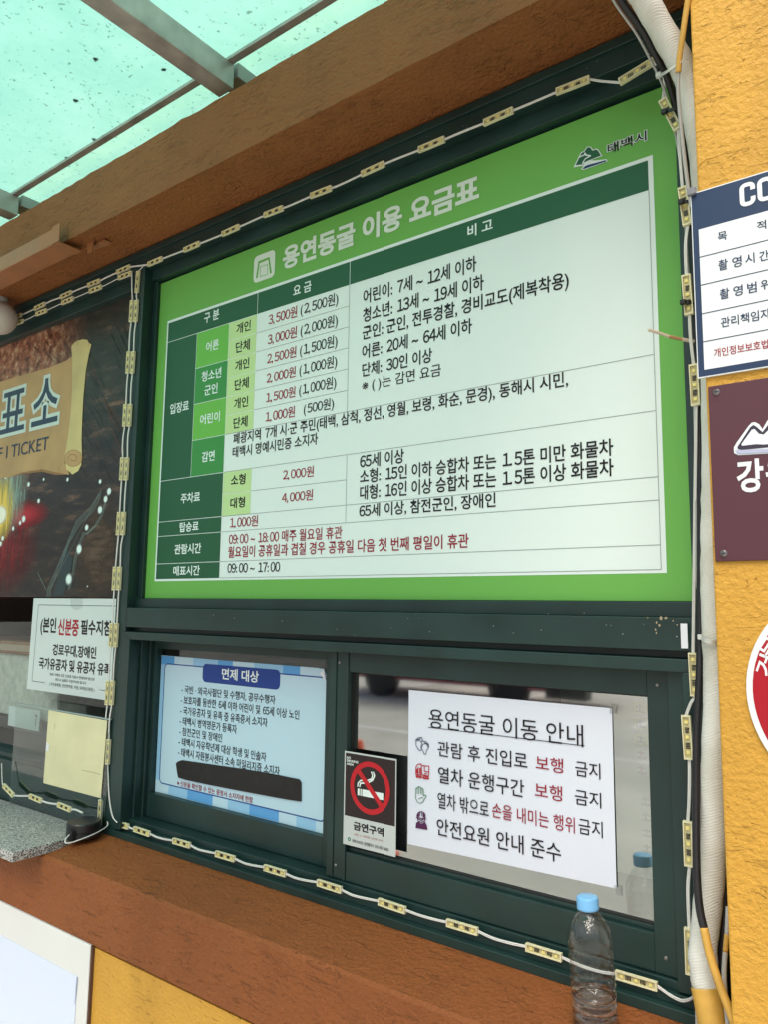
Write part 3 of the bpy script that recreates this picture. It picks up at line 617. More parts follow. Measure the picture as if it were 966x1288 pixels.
for off in (0, 7, 16, 24):
    S([(725-off*.2, 150+off*2), (645+off, 275+off), (545+off, 375+off), (480+off*.6, 530), (400+off, 720), (340+off, 860), (335+off, 912)], .0009, 0)
for off in (0, 8, 14):
    S([(775-off, 170+off*2), (735-off, 330), (690-off, 405), (620-off, 470)], .0008, 0); S([(610-off, 450), (578-off, 530), (545-off, 640), (530-off, 740), (500-off, 860)], .0009, 0)
for k in range(26):
    t_ = k/25; S([(700-330*t_, 200+640*t_), (702-330*t_+6, 200+640*t_-22)], .0007, 0)
for off in (0, 22): S([(185, 215+off), (320, 240+off*1.3), (545, 362+off)], .0009, 1)
for k in range(9): S([(200+k*16, 218+k*3), (198+k*16, 240+k*4)], .001, 1)
S([(270, 400), (225, 510), (210, 620), (235, 720)], .0013, 1); S([(270, 740), (330, 865)], .0012, 0); S([(500, 150), (640, 152), (715, 170)], .001, 1)
for k in range(12): q_ = (105+rnd.random()*90, 120+rnd.random()*60); S([q_, (q_[0]-3, q_[1]+30+rnd.random()*60)], .0016, 0)
p.build("walkway_lines", [flat("print_pale", (150, 175, 170)), flat("print_brown", (98, 84, 66))], ps)
p = MB(); p.poly([A(cq, *z_) for z_ in [(470, 560), (520, 640), (500, 760), (455, 900), (370, 912), (420, 760)]], yP-.0005); p.build("walkway_deck", flat("print_slate", (48, 62, 64)), ps)
p = MB(); rg = random.Random(17)
for k in range(420):
    u0 = rg.uniform(200, 880); v0 = rg.uniform(60, 1180); sl_ = .55+(u0-500)*.0006
    Ln = rg.uniform(25, 130); u, v = u0, v0; pts = [(u, v)]
    for j in range(4): u += Ln/4*(.55+rg.uniform(-.12, .12)); v += Ln/4*(1.05*sl_*1.5+rg.uniform(-.2, .2)); pts.append((u, v))
    if max(q[0] for q in pts) > 900 and pts[-1][1] < 700: continue
    red = 520 < u0 < 760 and 420 < v0 < 900
    S_ = [A(cp, *q) for q in pts]
    if max(q[0] for q in S_) > -1.75 or min(q[1] for q in S_) < .02: continue
    p.stroke(S_, rg.uniform(.0004, .0017), yP-.00030-k*2e-7, rg.choice((0, 1, 2) if not red else (3, 3, 1, 2)))
p.build("rock_strata", [flat("strata_tan", (74, 62, 50)), flat("strata_dark", (14, 16, 14)), flat("strata_olive", (52, 58, 50)), flat("strata_red", (112, 66, 48))], ps)['kind'] = 'stuff'
# parchment scroll
SC1 = mat("parchment", lin(186, 152, 104), .4, 0, .35, .22, 5); SC2 = mat("parchment_light", lin(210, 194, 134), .4, 0, .35, .16, 7); SC3 = flat("parchment_deep", (150, 112, 70), .4)
p = MB()
body = [(-700, 640), (-350, 600), (0, 540), (200, 480), (330, 445), (440, 400), (495, 365), (490, 600), (480, 800), (445, 1000), (436, 1090), (470, 1165), (380, 1165), (285, 1145), (150, 1160), (60, 1185), (-60, 1190), (-350, 1230), (-700, 1260)]
p.poly([A(cp, *z_) for z_ in body], yP-.0010, 0)
p.poly([A(cp, *z_) for z_ in [(60, 1185), (150, 1150), (285, 1128), (380, 1150), (470, 1165), (380, 1168), (285, 1146), (150, 1162)]], yP-.0011, 2)
p.build("scroll_sheet", [SC1, SC2, SC3], ps)
p = MB()
p.poly([A(cp, *z_) for z_ in [(484, 300), (500, 278), (525, 262), (560, 253), (590, 256), (600, 275), (618, 288), (600, 360), (580, 470), (566, 620), (556, 800), (552, 930), (555, 1040), (550, 1100), (530, 1140), (490, 1165), (450, 1130), (436, 1060), (445, 1000), (465, 880), (478, 760), (488, 600), (490, 400), (484, 320)]], yP-.0012, 1)
p.build("scroll_roll", [SC1, SC2, SC3], ps); p = MB()
p.poly([A(cp, *z_) for z_ in ell(497, 1055, 62, 58, -.2)[:-1]], yP-.0014, 0); p.stroke([A(cp, *z_) for z_ in ell(497, 1055, 60, 56, -.2)], .0016, yP-.0015, 2)
p.stroke([A(cp, *z_) for z_ in [(462, 1075), (460, 1050), (480, 1030), (508, 1030), (522, 1050), (512, 1070), (490, 1074), (480, 1058)]], .0024, yP-.0016, 2)
p.build("scroll_curl", [SC1, SC2, SC3], ps); p = MB()
for z_ in ([(600, 275), (596, 305)], [(528, 268), (527, 290)], [(402, 1160), (398, 1110)], [(285, 1145), (278, 1120)], [(148, 1160), (140, 1140)], [(478, 1160), (476, 1140)]): p.stroke([A(cp, *s_) for s_ in z_], .0016, yP-.0016, 2)
p.build("torn_edge_mark", [SC1, SC2, SC3], ps)
TN = flat("ticket_navy", (44, 66, 88), .4); RIM = flat("ticket_rim", (205, 222, 214), .4)
yt = yP-.0020
ink("소", cp(208, 848), cp(212, 548), cp(386, 800), yt, TN, ps, .010, outline=.06, om=RIM)
ink("표", cp(-6, 900), cp(0, 628), cp(160, 862), yt, TN, ps, .010, outline=.06, om=RIM)
ink("매", cp(-225, 950), cp(-215, 660), cp(-50, 915), yt, TN, ps, .010, outline=.06, om=RIM)
ink("F I TICKET", cp(-14, 1068), cp(-12, 985), cp(322, 1012), yt, TN, ps, .004)
# laminated notice
yL = .006
idn = thing("id_card_notice", "laminated white notice with black and red lettering hung low in the left window", "notice", (-2.0, yL, -.26))
cn = crop(0, 720, 6.0375)
B_ = lambda *q: (at(*cn(*q), yL).x, at(*cn(*q), yL).z)
k0 = B_(255, 195); k1 = B_(203, 882); x1_ = -1.747
p = MB(); p.prism([B_(203, 882), (x1_, k1[1]+.0), (x1_, k0[1]), k0], yL, yL+.0012); p.build("sheet", flat("laminated_white", (214, 224, 222), .25), idn)
p = MB(); p.stroke([B_(340, 836), B_(243, 822), B_(292, 245), (x1_, B_(292, 245)[1]), ], .0016, yL-.0004); p.stroke([B_(755, 890), (x1_, B_(755, 890)[1])], .0016, yL-.0004); p.build("border_line", flat("border_teal", (60, 84, 84)), idn)
p = MB(); p.poly([B_(*z_) for z_ in [(533, 200), (628, 200), (628, 262), (600, 280), (575, 286), (552, 275), (535, 255)]], yL-.0003); p.build("lamination_notch", flat("notch", (196, 206, 204), .2), idn)
def lt_(txt, lb, lt, rb, m=INK, bold=.026): ink(txt, cn(*lb), cn(*lt), cn(*rb), yL-.0006, m, idn, bold)
lt_("(본인", (302, 473), (310, 338), (420, 478)); lt_("신분증", (436, 476), (440, 348), (592, 486), flat("notice_red", (172, 30, 46))); lt_("필수지참)", (608, 488), (612, 356), (862, 512))
lt_("경로우대,장애인", (395, 632), (398, 540), (726, 662)); lt_("국가유공자 및 유공자 유족", (290, 728), (293, 640), (834, 780))
for txt, z_ in [("위에 기재된 모든 신분증 지참시 면제되며 없으면", ((375, 782), (376, 760), (715, 812))), ("반드시 실물로 지참하셔야 합니다.", ((420, 822), (421, 800), (655, 848))), ("( 주민등록증, 운전면허증, 여권, 모바일신분증 )", ((372, 862), (374, 832), (715, 900)))]: lt_(txt, *z_, bold=.004)
# things on the inner desk seen through the lower left pane
bxw = thing("desk_printer", "white box shaped desk printer inside behind the left pane", "printer", (-2.55, .2, -.76))
p = MB(); p.box(-2.95, -2.18, .07, .35, -.36, -.165, 0); p.build("body", mat("printer_white", (.62, .60, .56), .6, 0, .4, .2, 40), bxw, bevel=.008)
p = MB(); p.box(-2.95, -2.175, .065, .35, -.40, -.362); p.build("tray", mat("printer_black", (.01, .01, .01), .3), bxw, bevel=.003)
p = MB(); p.lathe([(0, 0), (.008, 0), (.008, .002), (0, .002)], 16); 
for i, v_ in enumerate(p.v): p.v[i] = Vector((-2.31+v_.x, .0685-v_.z, -.19+v_.y))
p.build("lens", BLACKG, bxw)
rk = thing("stacked_folder", "tan folders lying on the white printer inside the booth", "folder", (-2.5, .2, -.165))
p = MB(); p.box(-2.9, -2.14, .06, .33, -.1645, -.125); p.build("cover", mat("folder_tan", (.36, .17, .11), .6, 0, .3, .3, 12), rk, bevel=.004)
p = MB(); p.box(-2.88, -2.16, .058, .32, -.155, -.135); p.build("pages", mat("folder_pages", (.5, .35, .28), .8), rk)
tg = thing("desk_label", "small white label card standing inside behind the acrylic screen", "label card", (-2.28, .05, -.40))
p = MB(); p.box(-2.42, -2.235, .05, .052, -.385, -.325); p.build("card", PAPER, tg)
lettering("7", -2.262, -2.248, -.372, -.338, .0495, INK, tg)
# acrylic screen with yellowed paper
yA = -.046
ac = thing("acrylic_screen", "clear acrylic screen standing on the granite counter before the left window", "screen", (-1.96, yA, -.565))
ca = crop(0, 900, 6.0375)
p = MB(); aL = at(13, 882, yA); aR = at(137, 905, yA); p.prism([(-2.195, -.564), (-1.728, -.564), (-1.728, aR.z), (-2.195, aL.z)], yA, yA+.004); p.build("panel", ACRYL, ac)
p = MB(); p.box(-2.196, -1.728, yA-.0005, yA+.0045, aR.z-.0005, aR.z+.0025); p.build("polished_edge", mat("acrylic_edge", (.30, .38, .37), .2), ac)
ypp = yA-.0018
yp = thing("yellowed_paper", "yellowed blank paper stuck on the acrylic screen beside the mullion", "paper", (-1.85, ypp, -.48))
pts = [at(*z_, ypp) for z_ in ((61, 893), (134.5, 906), (126.5, 1003.5), (54.2, 984.5))]
p = MB(); p.prism([(a.x, a.z) for a in pts], ypp, ypp+.001)
p.build("sheet", mat("yellowed", lin(224, 219, 176), .5, 0, .3, .08, 9), yp)
p = MB(); p.stroke([(at(*ca(*z_), ypp).x, at(*ca(*z_), ypp).z) for z_ in [(622, 412), (700, 428), (762, 445)]], .0012, ypp-.0004); p.stroke([(at(*ca(*z_), ypp).x, at(*ca(*z_), ypp).z) for z_ in [(418, 60), (412, 100)]], .0016, ypp-.0004)
p.build("crease_mark", flat("crease", (150, 140, 100)), yp)
p = MB(); q = at(*ca(360, 235), ypp); p.prism([(q.x-.006, q.z-.012), (q.x+.008, q.z-.010), (q.x+.009, q.z+.008), (q.x-.004, q.z+.012)], ypp-.0012, ypp-.0005); p.build("tape_tab", PAPER, yp)
# granite counter
def granite():
    m = bpy.data.materials.new("granite"); m.use_nodes = True; n = m.node_tree; b = n.nodes["Principled BSDF"]; L = n.links.new; b.inputs["Roughness"].default_value = .28
    tc = n.nodes.new("ShaderNodeTexCoord"); vo = n.nodes.new("ShaderNodeTexVoronoi"); vo.inputs["Scale"].default_value = 420; L(tc.outputs["Object"], vo.inputs["Vector"])
    r = n.nodes.new("ShaderNodeValToRGB"); r.color_ramp.interpolation = 'CONSTANT'; els = r.color_ramp.elements
    els[0].color = (.035, .036, .036, 1); els[1].position = .25; els[1].color = (.26, .26, .25, 1); e = els.new(.5); e.color = (.46, .46, .44, 1); e = els.new(.8); e.color = (.66, .66, .63, 1)
    s = n.nodes.new("ShaderNodeSeparateColor"); L(vo.outputs["Color"], s.inputs[0]); L(s.outputs[0], r.inputs[0]); L(r.outputs[0], b.inputs["Base Color"]); return m
gc = thing("granite_counter", "speckled grey granite counter slab under the left window", "counter", (-2.6, -.15, -.588))
p = MB(); p.prism([(-5, -.586), (-1.752, -.586), (-1.752, -.564), (-5, -.564)], -.262, -.0455); p.build("slab", granite(), gc, bevel=.0015)
p = MB(); p.box(-3, -1.78, -.23, -.19, -.592, -.5865); p.build("mortar_bead", mat("mortar", (.12, .09, .07), .9), gc)
# round black unit on the counter
bp_ = thing("round_sounder", "round black plastic disc box on the granite counter by the mullion", "disc box", (-1.745, -.092, -.564))
PLB = mat("black_plastic", (.012, .012, .013), .35, 0, .5, .2, 30)
p = MB(); p.lathe([(0, 0), (.037, 0), (.040, .002), (.040, .012), (.038, .0135), (.038, .015), (.040, .0165), (.040, .033), (.038, .036), (0, .037)], 48, 0, (-1.745, -.092, -.564)); p.build("body", PLB, bp_, smooth=False)
p = MB(); p.box(-1.738, -1.722, -.138, -.124, -.564, -.540); p.build("socket", BLACKG, bp_, bevel=.002)
p = MB(); p.tube(smooth_path([(-1.730, -.138, -.548), (-1.726, -.150, -.556), (-1.718, -.152, -.562), (-1.708, -.135, -.560), (-1.702, -.09, -.552), (-1.712, -.05, -.545), (-1.717, -.046, -.535)]), .0016, 6, 0)
p.build("lead", mat("white_wire", (.72, .72, .68), .4), bp_, smooth=True)
# globe lamp half in view and box duct under the beam
gl = thing("globe_lamp", "round white globe lamp below the beam at the left", "lamp", (-2.362, -.10, .955))
p = MB(); p.lathe([(0, -.052)]+[(.052*math.sin(math.pi*k/16), -.052*math.cos(math.pi*k/16)) for k in range(1, 16)]+[(.018, .052)], 32, 0, (-2.362, -.10, .890)); p.build("globe", mat("globe_white", (.62, .58, .54), .45), gl, smooth=True)
p = MB(); p.lathe([(.018, .045), (.02, .066), (.03, .0665)], 24, 0, (-2.362, -.10, .890), cap1=True); p.build("neck", mat("lamp_neck", (.35, .33, .3), .4), gl, smooth=True)
du = thing("cable_duct", "rust painted box duct with an open end under the beam corner", "duct", (-2.6, WF, .955))
DR = mat("duct_paint", (.36, .14, .055), .4, 0, .5, .15, 12)
dl = lambda u, v: at(u, v, -.215)
p = MB()
x0_, x1_ = -5, -1.86
p.box(x0_, x1_, -.215, -.212, .943, .985); p.box(x0_, x1_, -.215, -.150, .940, .943); p.box(x0_, x1_, -.152, -.150, .943, .954)
p.build("trough", DR, du, bevel=.0008)
p = MB(); p.box(-1.858, -1.822, -.217, -.2145, .940, .990); p.box(-1.858, -1.822, -.2145, -.150, .9375, .940); p.build("end_sleeve", DR, du, bevel=.0008)
p = MB(); p.prism([(-1.800, .954), (-1.795, .925), (-1.775, .925), (-1.770, .954)], -.15, -.147); p.prism([(-1.83, .953), (-1.74, .945), (-1.735, .95), (-1.83, .9535)], -.14, -.12); p.build("torn_tab", DR, du)

# ================================================================== LED STRINGS
LEDB = mat("led_plastic", lin(226, 220, 182), .4, 0, .4, .05, 60); PCB = mat("led_pcb", lin(196, 188, 142), .45); CHIP = mat("led_chip", lin(240, 226, 140), .3); RES = mat("led_resistor", (.035, .03, .022), .4)
WIRE = mat("white_wire", (.72, .72, .68), .4)
LL, LH, LT = .061, .0125, .006
def led_meshes():
    m = MB(); t = .0016
    m.box(-LL/2, LL/2, -LT*.4, 0, -LH/2, LH/2, 0)
    for q in ((-LL/2, LL/2, LH/2-t, LH/2), (-LL/2, LL/2, -LH/2, -LH/2+t), (-LL/2, -LL/2+t*1.6, -LH/2+t, LH/2-t), (LL/2-t*1.6, LL/2, -LH/2+t, LH/2-t)): m.box(q[0], q[1], -LT, -LT*.4, q[2], q[3], 0)
    m.box(-LL/2+t*1.6, LL/2-t*1.6, -LT*.55, -LT*.4, -LH/2+t, LH/2-t, 1)
    for k in range(4): m.box(-.0155+k*.0022, -.0142+k*.0022, -LT*.7, -LT*.55, -.003, .003, 2); m.box(.006+k*.0021, .0072+k*.0021, -LT*.7, -LT*.55, -.0025, .0025, 2)
    m.box(-.001+.012, .0135, -LT*.7, -LT*.55, -.003, -.001, 2)
    body = bpy.data.meshes.new("led_module"); body.from_pydata([tuple(v) for v in m.v], [], m.f)
    for mm in (LEDB, PCB, RES): body.materials.append(mm)
    for i, q in enumerate(body.polygons): q.material_index = m.m[i]
    c = MB(); c.box(-.0021, .0021, -LT*.85, -LT*.55, -.0021, .0021)
    chip = bpy.data.meshes.new("led_chip"); chip.from_pydata([tuple(v) for v in c.v], [], c.f); chip.materials.append(CHIP)
    return body, chip
LBODY, LCHIP = led_meshes()
def led_string(label, mods, y, vertical=False, shift=(0, 0), lead_in=(), lead_out=(), jit=3, seed=1, sag=.0018):
    """mods: (u, v[, angle in degrees]); wire runs from module to module"""
    rg = random.Random(seed); P0 = []
    for q in mods:
        yy = q[3] if len(q) > 3 else y
        a = at(q[0], q[1], yy); a = Vector((a.x+shift[0], yy, a.z+shift[1]))
        ang = q[2] if len(q) > 2 and q[2] is not None else ((90 if vertical else 0)+rg.uniform(-jit, jit)); P0.append((a, R_(ang)))
    root = thing("led_string", label, "led string", P0[0][0])
    segs = []
    for a, an in P0:
        o = bpy.data.objects.new("led_module", LBODY); C.objects.link(o); o.parent = root; o.location = a-root.location; o.rotation_euler = (0, -an, 0)
        for cx_ in (-.021, 0.0, .021):
            ch = bpy.data.objects.new("led_chip", LCHIP); C.objects.link(ch); ch.parent = o; ch.location = (cx_, 0, 0)
        d = Vector((math.cos(an), 0, math.sin(an)))*LL/2; segs.append((a-d, a+d))
    for i in range(len(segs)):                     # enter each module at the end nearer the one before
        ref = segs[i-1][1] if i else P0[1][0]; near, far = sorted(segs[i], key=lambda e: (e-ref).length)
        segs[i] = (near, far) if i else (far, near)
    up = Vector((0, -.002, 0)); pth = []
    if lead_in: pth += smooth_path([Vector(q) for q in lead_in]+[segs[0][0]+up], 6)
    for i in range(len(segs)):
        pth += [segs[i][0]+up, segs[i][1]+up]
        if i == len(segs)-1: break
        p1, p2 = segs[i][1]+up, segs[i+1][0]+up; dirn = p2-p1; L0 = dirn.length; vert = abs(dirn.z) > abs(dirn.x)
        s_ = Vector((rg.uniform(-1, 1)*.002, rg.uniform(-.003, 0), 0 if vert else -min(sag, L0*.12)*rg.uniform(.2, 1.2)))
        pth += smooth_path([p1, p1+dirn*.33+s_, p1+dirn*.7+s_*rg.uniform(.4, 1.1), p2], 5)[1:-1]
    if lead_out: pth += smooth_path([segs[-1][1]+up]+[Vector(q) for q in lead_out], 6)[1:]
    clean = [pth[0]]
    for q in pth[1:]:
        if (q-clean[-1]).length > 5e-4: clean.append(q)
    vr = sum(abs(clean[i+1].z-clean[i].z) for i in range(len(clean)-1)) > sum(abs(clean[i+1].x-clean[i].x) for i in range(len(clean)-1))
    for o_ in (0, 1):
        MB().tube([q+(Vector((.0011*(2*o_-1), 0, 0)) if vr else Vector((0, 0, .0011*(2*o_-1)))) for q in clean], .0013, 6).build("wire", WIRE, root, smooth=True)
    return root
YM = YF-.0005
YH = YF-.0015
H_ = [(22, 399), (51, 386), (84, 371.5), (119, 357), (156, 340)]
led_string("led string along the dark green window head above the fare board", H_+[(196, 330), (242, 311.5), (291, 291), (345, 267.5), (404.5, 243), (470, 214), (544, 183.5), (628, 148.5), (721.5, 109.5), (803, 91.5, 12, -.06)], YH, jit=2,
           lead_in=[at(-10, 411, YH), at(5, 405, YH-.002)], lead_out=[at(822, 82, -.064), at(829, 80, -.068)])
V_ = [(169, 392), (164.8, 456.6), (160.8, 522.8), (157, 590), (153, 658.6), (147.8, 727.6), (143.8, 798.7), (139, 871), (134, 945)]
led_string("led string under the left window head turning down along the mullion's outer edge", [(u+2, v+7.5) for u, v in H_]+[(u-2.6, v, 90) for u, v in V_]+[(127, 1021, 90)], YH, jit=2, seed=4,
           lead_in=[at(-10, 419, YH), at(5, 411, YH-.002)], lead_out=[at(124, 1046, -.045), at(118, 1050, -.05)])
led_string("led string down the mullion's inner side hanging from the head above the board corner", [(174, 355.6, 88)]+[(u+3.2, v, 90) for u, v in V_], YH, vertical=True, jit=2, seed=9,
           lead_in=[at(180, 335, YH)], lead_out=[at(137, 1000, YH), at(141, 1025, YH), at(147, 1034, -.05)])
led_string("led string lying along the granite counter below the acrylic screen", [(12, 993.5, -18), (46, 1003.5, -3), (82, 1014.3, -3)], -.066, jit=1, seed=2, lead_in=[at(2, 960, -.066), at(3, 985, -.07)], lead_out=[at(95, 1018, -.066), at(104, 1022, -.07)])
led_string("led string along the bottom track of the sliding window behind the bottle", [(153.4, 1036, -1), (179.6, 1044.8, -1), (229.5, 1059.3), (284.4, 1076), (347, 1094), (415.5, 1113.5), (494.3, 1138), (582.8, 1164.5), (685.3, 1196), (801.4, 1231.3)], -.0315, jit=1.2, seed=6, sag=.003,
           lead_out=[at(845, 1252, -.034), at(860, 1258, -.036), at(873, 1252, -.05), at(876, 1235, -.07)])
led_string("led string down the right window jamb beside the white wrapped pipe", [(844, 146, 110, -.098), (862.5, 261, 95, -.096), (866, 372, 92, -.096), (874.8, 485, 91, -.09), (874, 848, 91, -.052), (865.8, 926.6, 92, -.052), (867, 1060, 90, -.052), (868.7, 1195, 90, -.052)], -.05, vertical=True, seed=12,
           lead_in=[at(833, 82, -.11), at(836, 105, -.102)])

# ================================================================== PIPE, CABLES, TIES
WRAP = bpy.data.materials.new("pipe_wrap"); WRAP.use_nodes = True
n = WRAP.node_tree; b = n.nodes["Principled BSDF"]; L = n.links.new; b.inputs["Roughness"].default_value = .5
tc = n.nodes.new("ShaderNodeTexCoord"); wv = n.nodes.new("ShaderNodeTexWave"); wv.bands_direction = 'Z'; wv.inputs["Scale"].default_value = 95; wv.inputs["Distortion"].default_value = 7; wv.inputs["Detail"].default_value = 2; wv.inputs["Detail Scale"].default_value = .4
mp = n.nodes.new("ShaderNodeMapping"); mp.inputs["Rotation"].default_value = (0, R_(24), 0); L(tc.outputs["Object"], mp.inputs[0]); L(mp.outputs[0], wv.inputs[0])
bp = n.nodes.new("ShaderNodeBump"); bp.inputs["Strength"].default_value = .35; bp.inputs["Distance"].default_value = .001; L(wv.outputs[0], bp.inputs["Height"]); L(bp.outputs[0], b.inputs["Normal"])
nz = n.nodes.new("ShaderNodeTexNoise"); nz.inputs["Scale"].default_value = 14; nz.inputs["Detail"].default_value = 6; L(tc.outputs["Object"], nz.inputs[0])
rp = n.nodes.new("ShaderNodeValToRGB"); rp.color_ramp.elements[0].position = .35; rp.color_ramp.elements[0].color = (.60, .59, .52, 1); rp.color_ramp.elements[1].position = .62; rp.color_ramp.elements[1].color = (.74, .74, .69, 1); L(nz.outputs[0], rp.inputs[0]); L(rp.outputs[0], b.inputs["Base Color"])
YPAINT = mat("yellow_paint_plastic", (.60, .35, .07), .45, 0, .4, .15, 30, .5, 80)
BCAB = mat("black_cable", (.012, .011, .013), .4, 0, .5, .2, 40)
def pxpath(pts, k=6): return smooth_path([at(*q) for q in pts], k)
pipe = thing("wrapped_pipe", "white tape wrapped pipe bending down beside the yellow wall edge", "pipe", at(893, 900, -.09))
p = MB(); pts = pxpath([(770, -90, -.24), (797, -25, -.215), (811, 0, -.195), (835, 42, -.165), (861, 90, -.14), (872, 132, -.128), (884, 200, -.12), (891, 300, -.115), (897, 430, -.112), (900, 560, -.11), (899, 660, -.11), (899, 760, -.11), (903, 860, -.11), (900, 950, -.11), (897, 1060, -.108), (889, 1150, -.106), (884, 1200, -.112), (889, 1243, -.118)])
rg = random.Random(5); p.tube(pts, [.0178+rg.uniform(-.0006, .0006) for _ in pts], 20); p.build("wrap", WRAP, pipe, smooth=True)
p = MB(); pts = pxpath([(887.8, 1241, -.118), (893, 1265, -.122), (899, 1300, -.126), (908, 1380, -.13), (915, 1500, -.13)]); p.tube(pts, .0185, 20); p.build("painted_end", YPAINT, pipe, smooth=True)
hose = thing("wrapped_hose", "second wrapped hose standing behind the pipe at the lower right corner", "hose", at(898, 1150, -.075))
p = MB(); p.tube(pxpath([(904, 880, -.06), (903, 1000, -.062), (899, 1100, -.066), (895, 1180, -.066), (893, 1260, -.066), (896, 1400, -.066)]), .0185, 20); p.build("wrap", WRAP, hose, smooth=True)
cb = thing("black_cable", "thick black cable running down the left side of the white wrapped pipe", "cable", at(878, 900, -.085))
p = MB(); p.tube(pxpath([(752, -60, -.235), (781, 0, -.2), (809, 40, -.165), (826, 72, -.135), (840, 100, -.11), (851, 140, -.092), (861, 195, -.085), (867, 250, -.082), (871, 310, -.08), (875, 400, -.08), (879, 500, -.08), (881, 600, -.08), (881, 700, -.08), (881, 790, -.09), (880, 850, -.1), (876.5, 920, -.11), (876, 1000, -.122), (876.5, 1090, -.138), (880, 1140, -.146), (886, 1168, -.15)]), .0050, 10); p.build("sheath", BCAB, cb, smooth=True)
p = MB(); p.tube(pxpath([(885.5, 1166, -.15), (893, 1200, -.155), (906, 1240, -.16), (925, 1290, -.166), (960, 1400, -.17)]), .0052, 10); p.build("painted_end", YPAINT, cb, smooth=True)
tb = thing("thin_cable", "thin grey lead running beside the thick black cable at the board's right edge", "cable", at(860, 250, -.09))
p = MB(); p.tube(pxpath([(740, -60, -.235), (771, 0, -.2), (800, 42, -.165), (818, 75, -.135), (833, 106, -.112), (844, 142, -.094), (854.5, 195, -.087), (860.5, 250, -.084), (864, 310, -.082), (869, 400, -.08), (874, 520, -.08), (876, 640, -.078), (876, 740, -.075)]), .0019, 8); p.build("sheath", mat("grey_lead", (.42, .42, .40), .35), tb, smooth=True)
yc = thing("yellow_lead", "thin yellow painted lead hanging over the bend of the wrapped pipe", "cable", at(855, 90, -.17))
p = MB(); p.tube(pxpath([(872, -40, -.2), (864, 10, -.19), (859, 45, -.184), (855, 72, -.178), (853.5, 92, -.172)]), .0042, 8); p.build("painted_run", YPAINT, yc, smooth=True)
p = MB(); p.tube(pxpath([(853.5, 91, -.172), (853.2, 115, -.165), (856, 150, -.155), (860, 190, -.147), (865, 230, -.142), (870, 262, -.14)]), .0028, 8); p.build("bare_run", mat("grey_lead", (.42, .42, .40), .35), yc, smooth=True)
wb = thing("dark_cable", "black cable hanging between the lower wrapped hose and the yellow wall", "cable", at(911, 1150, -.1))
p = MB(); p.tube(pxpath([(909, 1000, -.09), (911, 1060, -.09), (912, 1130, -.09), (910, 1190, -.095), (908, 1240, -.1), (914, 1290, -.11), (925, 1400, -.12)]), .0068, 10); p.build("sheath", BCAB, wb, smooth=True)
wl = thing("stained_cable", "grey cable with a yellow paint stain against the yellow wall edge", "cable", at(915, 1200, -.14))
p = MB(); p.tube(pxpath([(916, 1140, -.135), (914.5, 1175, -.14)]), .003, 8); p.tube(pxpath([(912.5, 1195, -.14), (911, 1230, -.142), (916, 1290, -.145), (930, 1400, -.15)]), .003, 8); p.build("sheath", mat("grey_lead", (.42, .42, .40), .35), wl, smooth=True)
p = MB(); p.tube(pxpath([(914.5, 1174, -.14), (912.4, 1196, -.14)]), .0032, 8); p.build("paint_stain", YPAINT, wl, smooth=True)
CLR = mat("tie_natural", (.62, .62, .58), .35); TIEB = mat("tie_black", (.01, .01, .01), .35)
def tie(label, path, m, head=None, rr=.0028, sub=None):
    t = thing("cable_tie", label, "cable tie", at(*path[0]))
    p = MB(); pts = pxpath(path, 5)
    for i in range(len(pts)-1):
        a, b_ = pts[i], pts[i+1]; d = (b_-a).normalized(); nrm = Vector((0, -1, 0)); side = d.cross(nrm).normalized()*rr
        p.add([a-side, b_-side, b_+side, a+side, a-side+Vector((0, .0012, 0)), b_-side+Vector((0, .0012, 0)), b_+side+Vector((0, .0012, 0)), a+side+Vector((0, .0012, 0))], [(0, 1, 2, 3), (7, 6, 5, 4), (0, 4, 5, 1), (3, 2, 6, 7), (0, 3, 7, 4), (1, 5, 6, 2)])
    p.build("strap", m, t)
    if head:
        h = at(*head); p = MB(); p.box(h.x-.004, h.x+.004, h.y-.004, h.y+.003, h.z-.0035, h.z+.0035); p.build("head", m, t, bevel=.001)
    return t
tie("white cable tie with a long tail round the pipe bend, near the board's top corner", [(827, 97, -.125), (838, 91, -.15), (848, 84, -.172), (856, 77, -.178), (861, 76, -.165)], CLR, (829, 95.5, -.13), .0034)
tie("white cable tie round the pipe beside the dark transom", [(880, 800, -.095), (885, 804, -.128), (893, 807, -.136), (902, 808, -.13), (906, 807, -.118)], CLR, (882, 801, -.105), .003)
tie("black cable tie round the topmost module on the right jamb", [(836, 142, -.107), (843, 139, -.109), (851, 136, -.108), (856, 135, -.102)], TIEB, (835.5, 141.5, -.108))
tie("black cable tie on the right jamb string, just above the camera notice's top edge", [(857, 255, -.105), (863, 254, -.106), (868, 253, -.102), (872, 252, -.094)], TIEB, (857, 254.5, -.106))
tie("black cable tie on the right jamb string, above the stray beige tie tail", [(860, 380, -.105), (866, 379.5, -.106), (870, 380, -.102), (874, 381, -.094)], TIEB, (859.5, 380.5, -.106))
tie("black cable tie at the module beside the transom's white tape", [(877, 812, -.06), (882, 810, -.09), (886, 806, -.098)], TIEB, (880, 809, -.082))
st_ = thing("tie_tail", "stray beige tie tail with rusty stain sticking out over the fare board", "tie tail", at(872, 430, -.09))
a_, b_, c_ = at(815, 415, -.13), at(843, 424, -.11), at(873, 430, -.09)
p = MB(); p.tube(smooth_path([a_, a_.lerp(b_, .4)+Vector((0, 0, .0006)), b_], 5), [.0006]+[.0022]*8+[.0024]*2, 6); p.tube(smooth_path([b_.lerp(c_, .5), c_], 5), .0026, 6); p.build("tail", mat("tie_beige", (.58, .50, .38), .5), st_)
p = MB(); p.tube(smooth_path([b_.lerp(a_, .05), b_.lerp(c_, .52)], 4), .0025, 6); p.build("stained_band", mat("tie_stained", (.42, .24, .11), .6), st_)
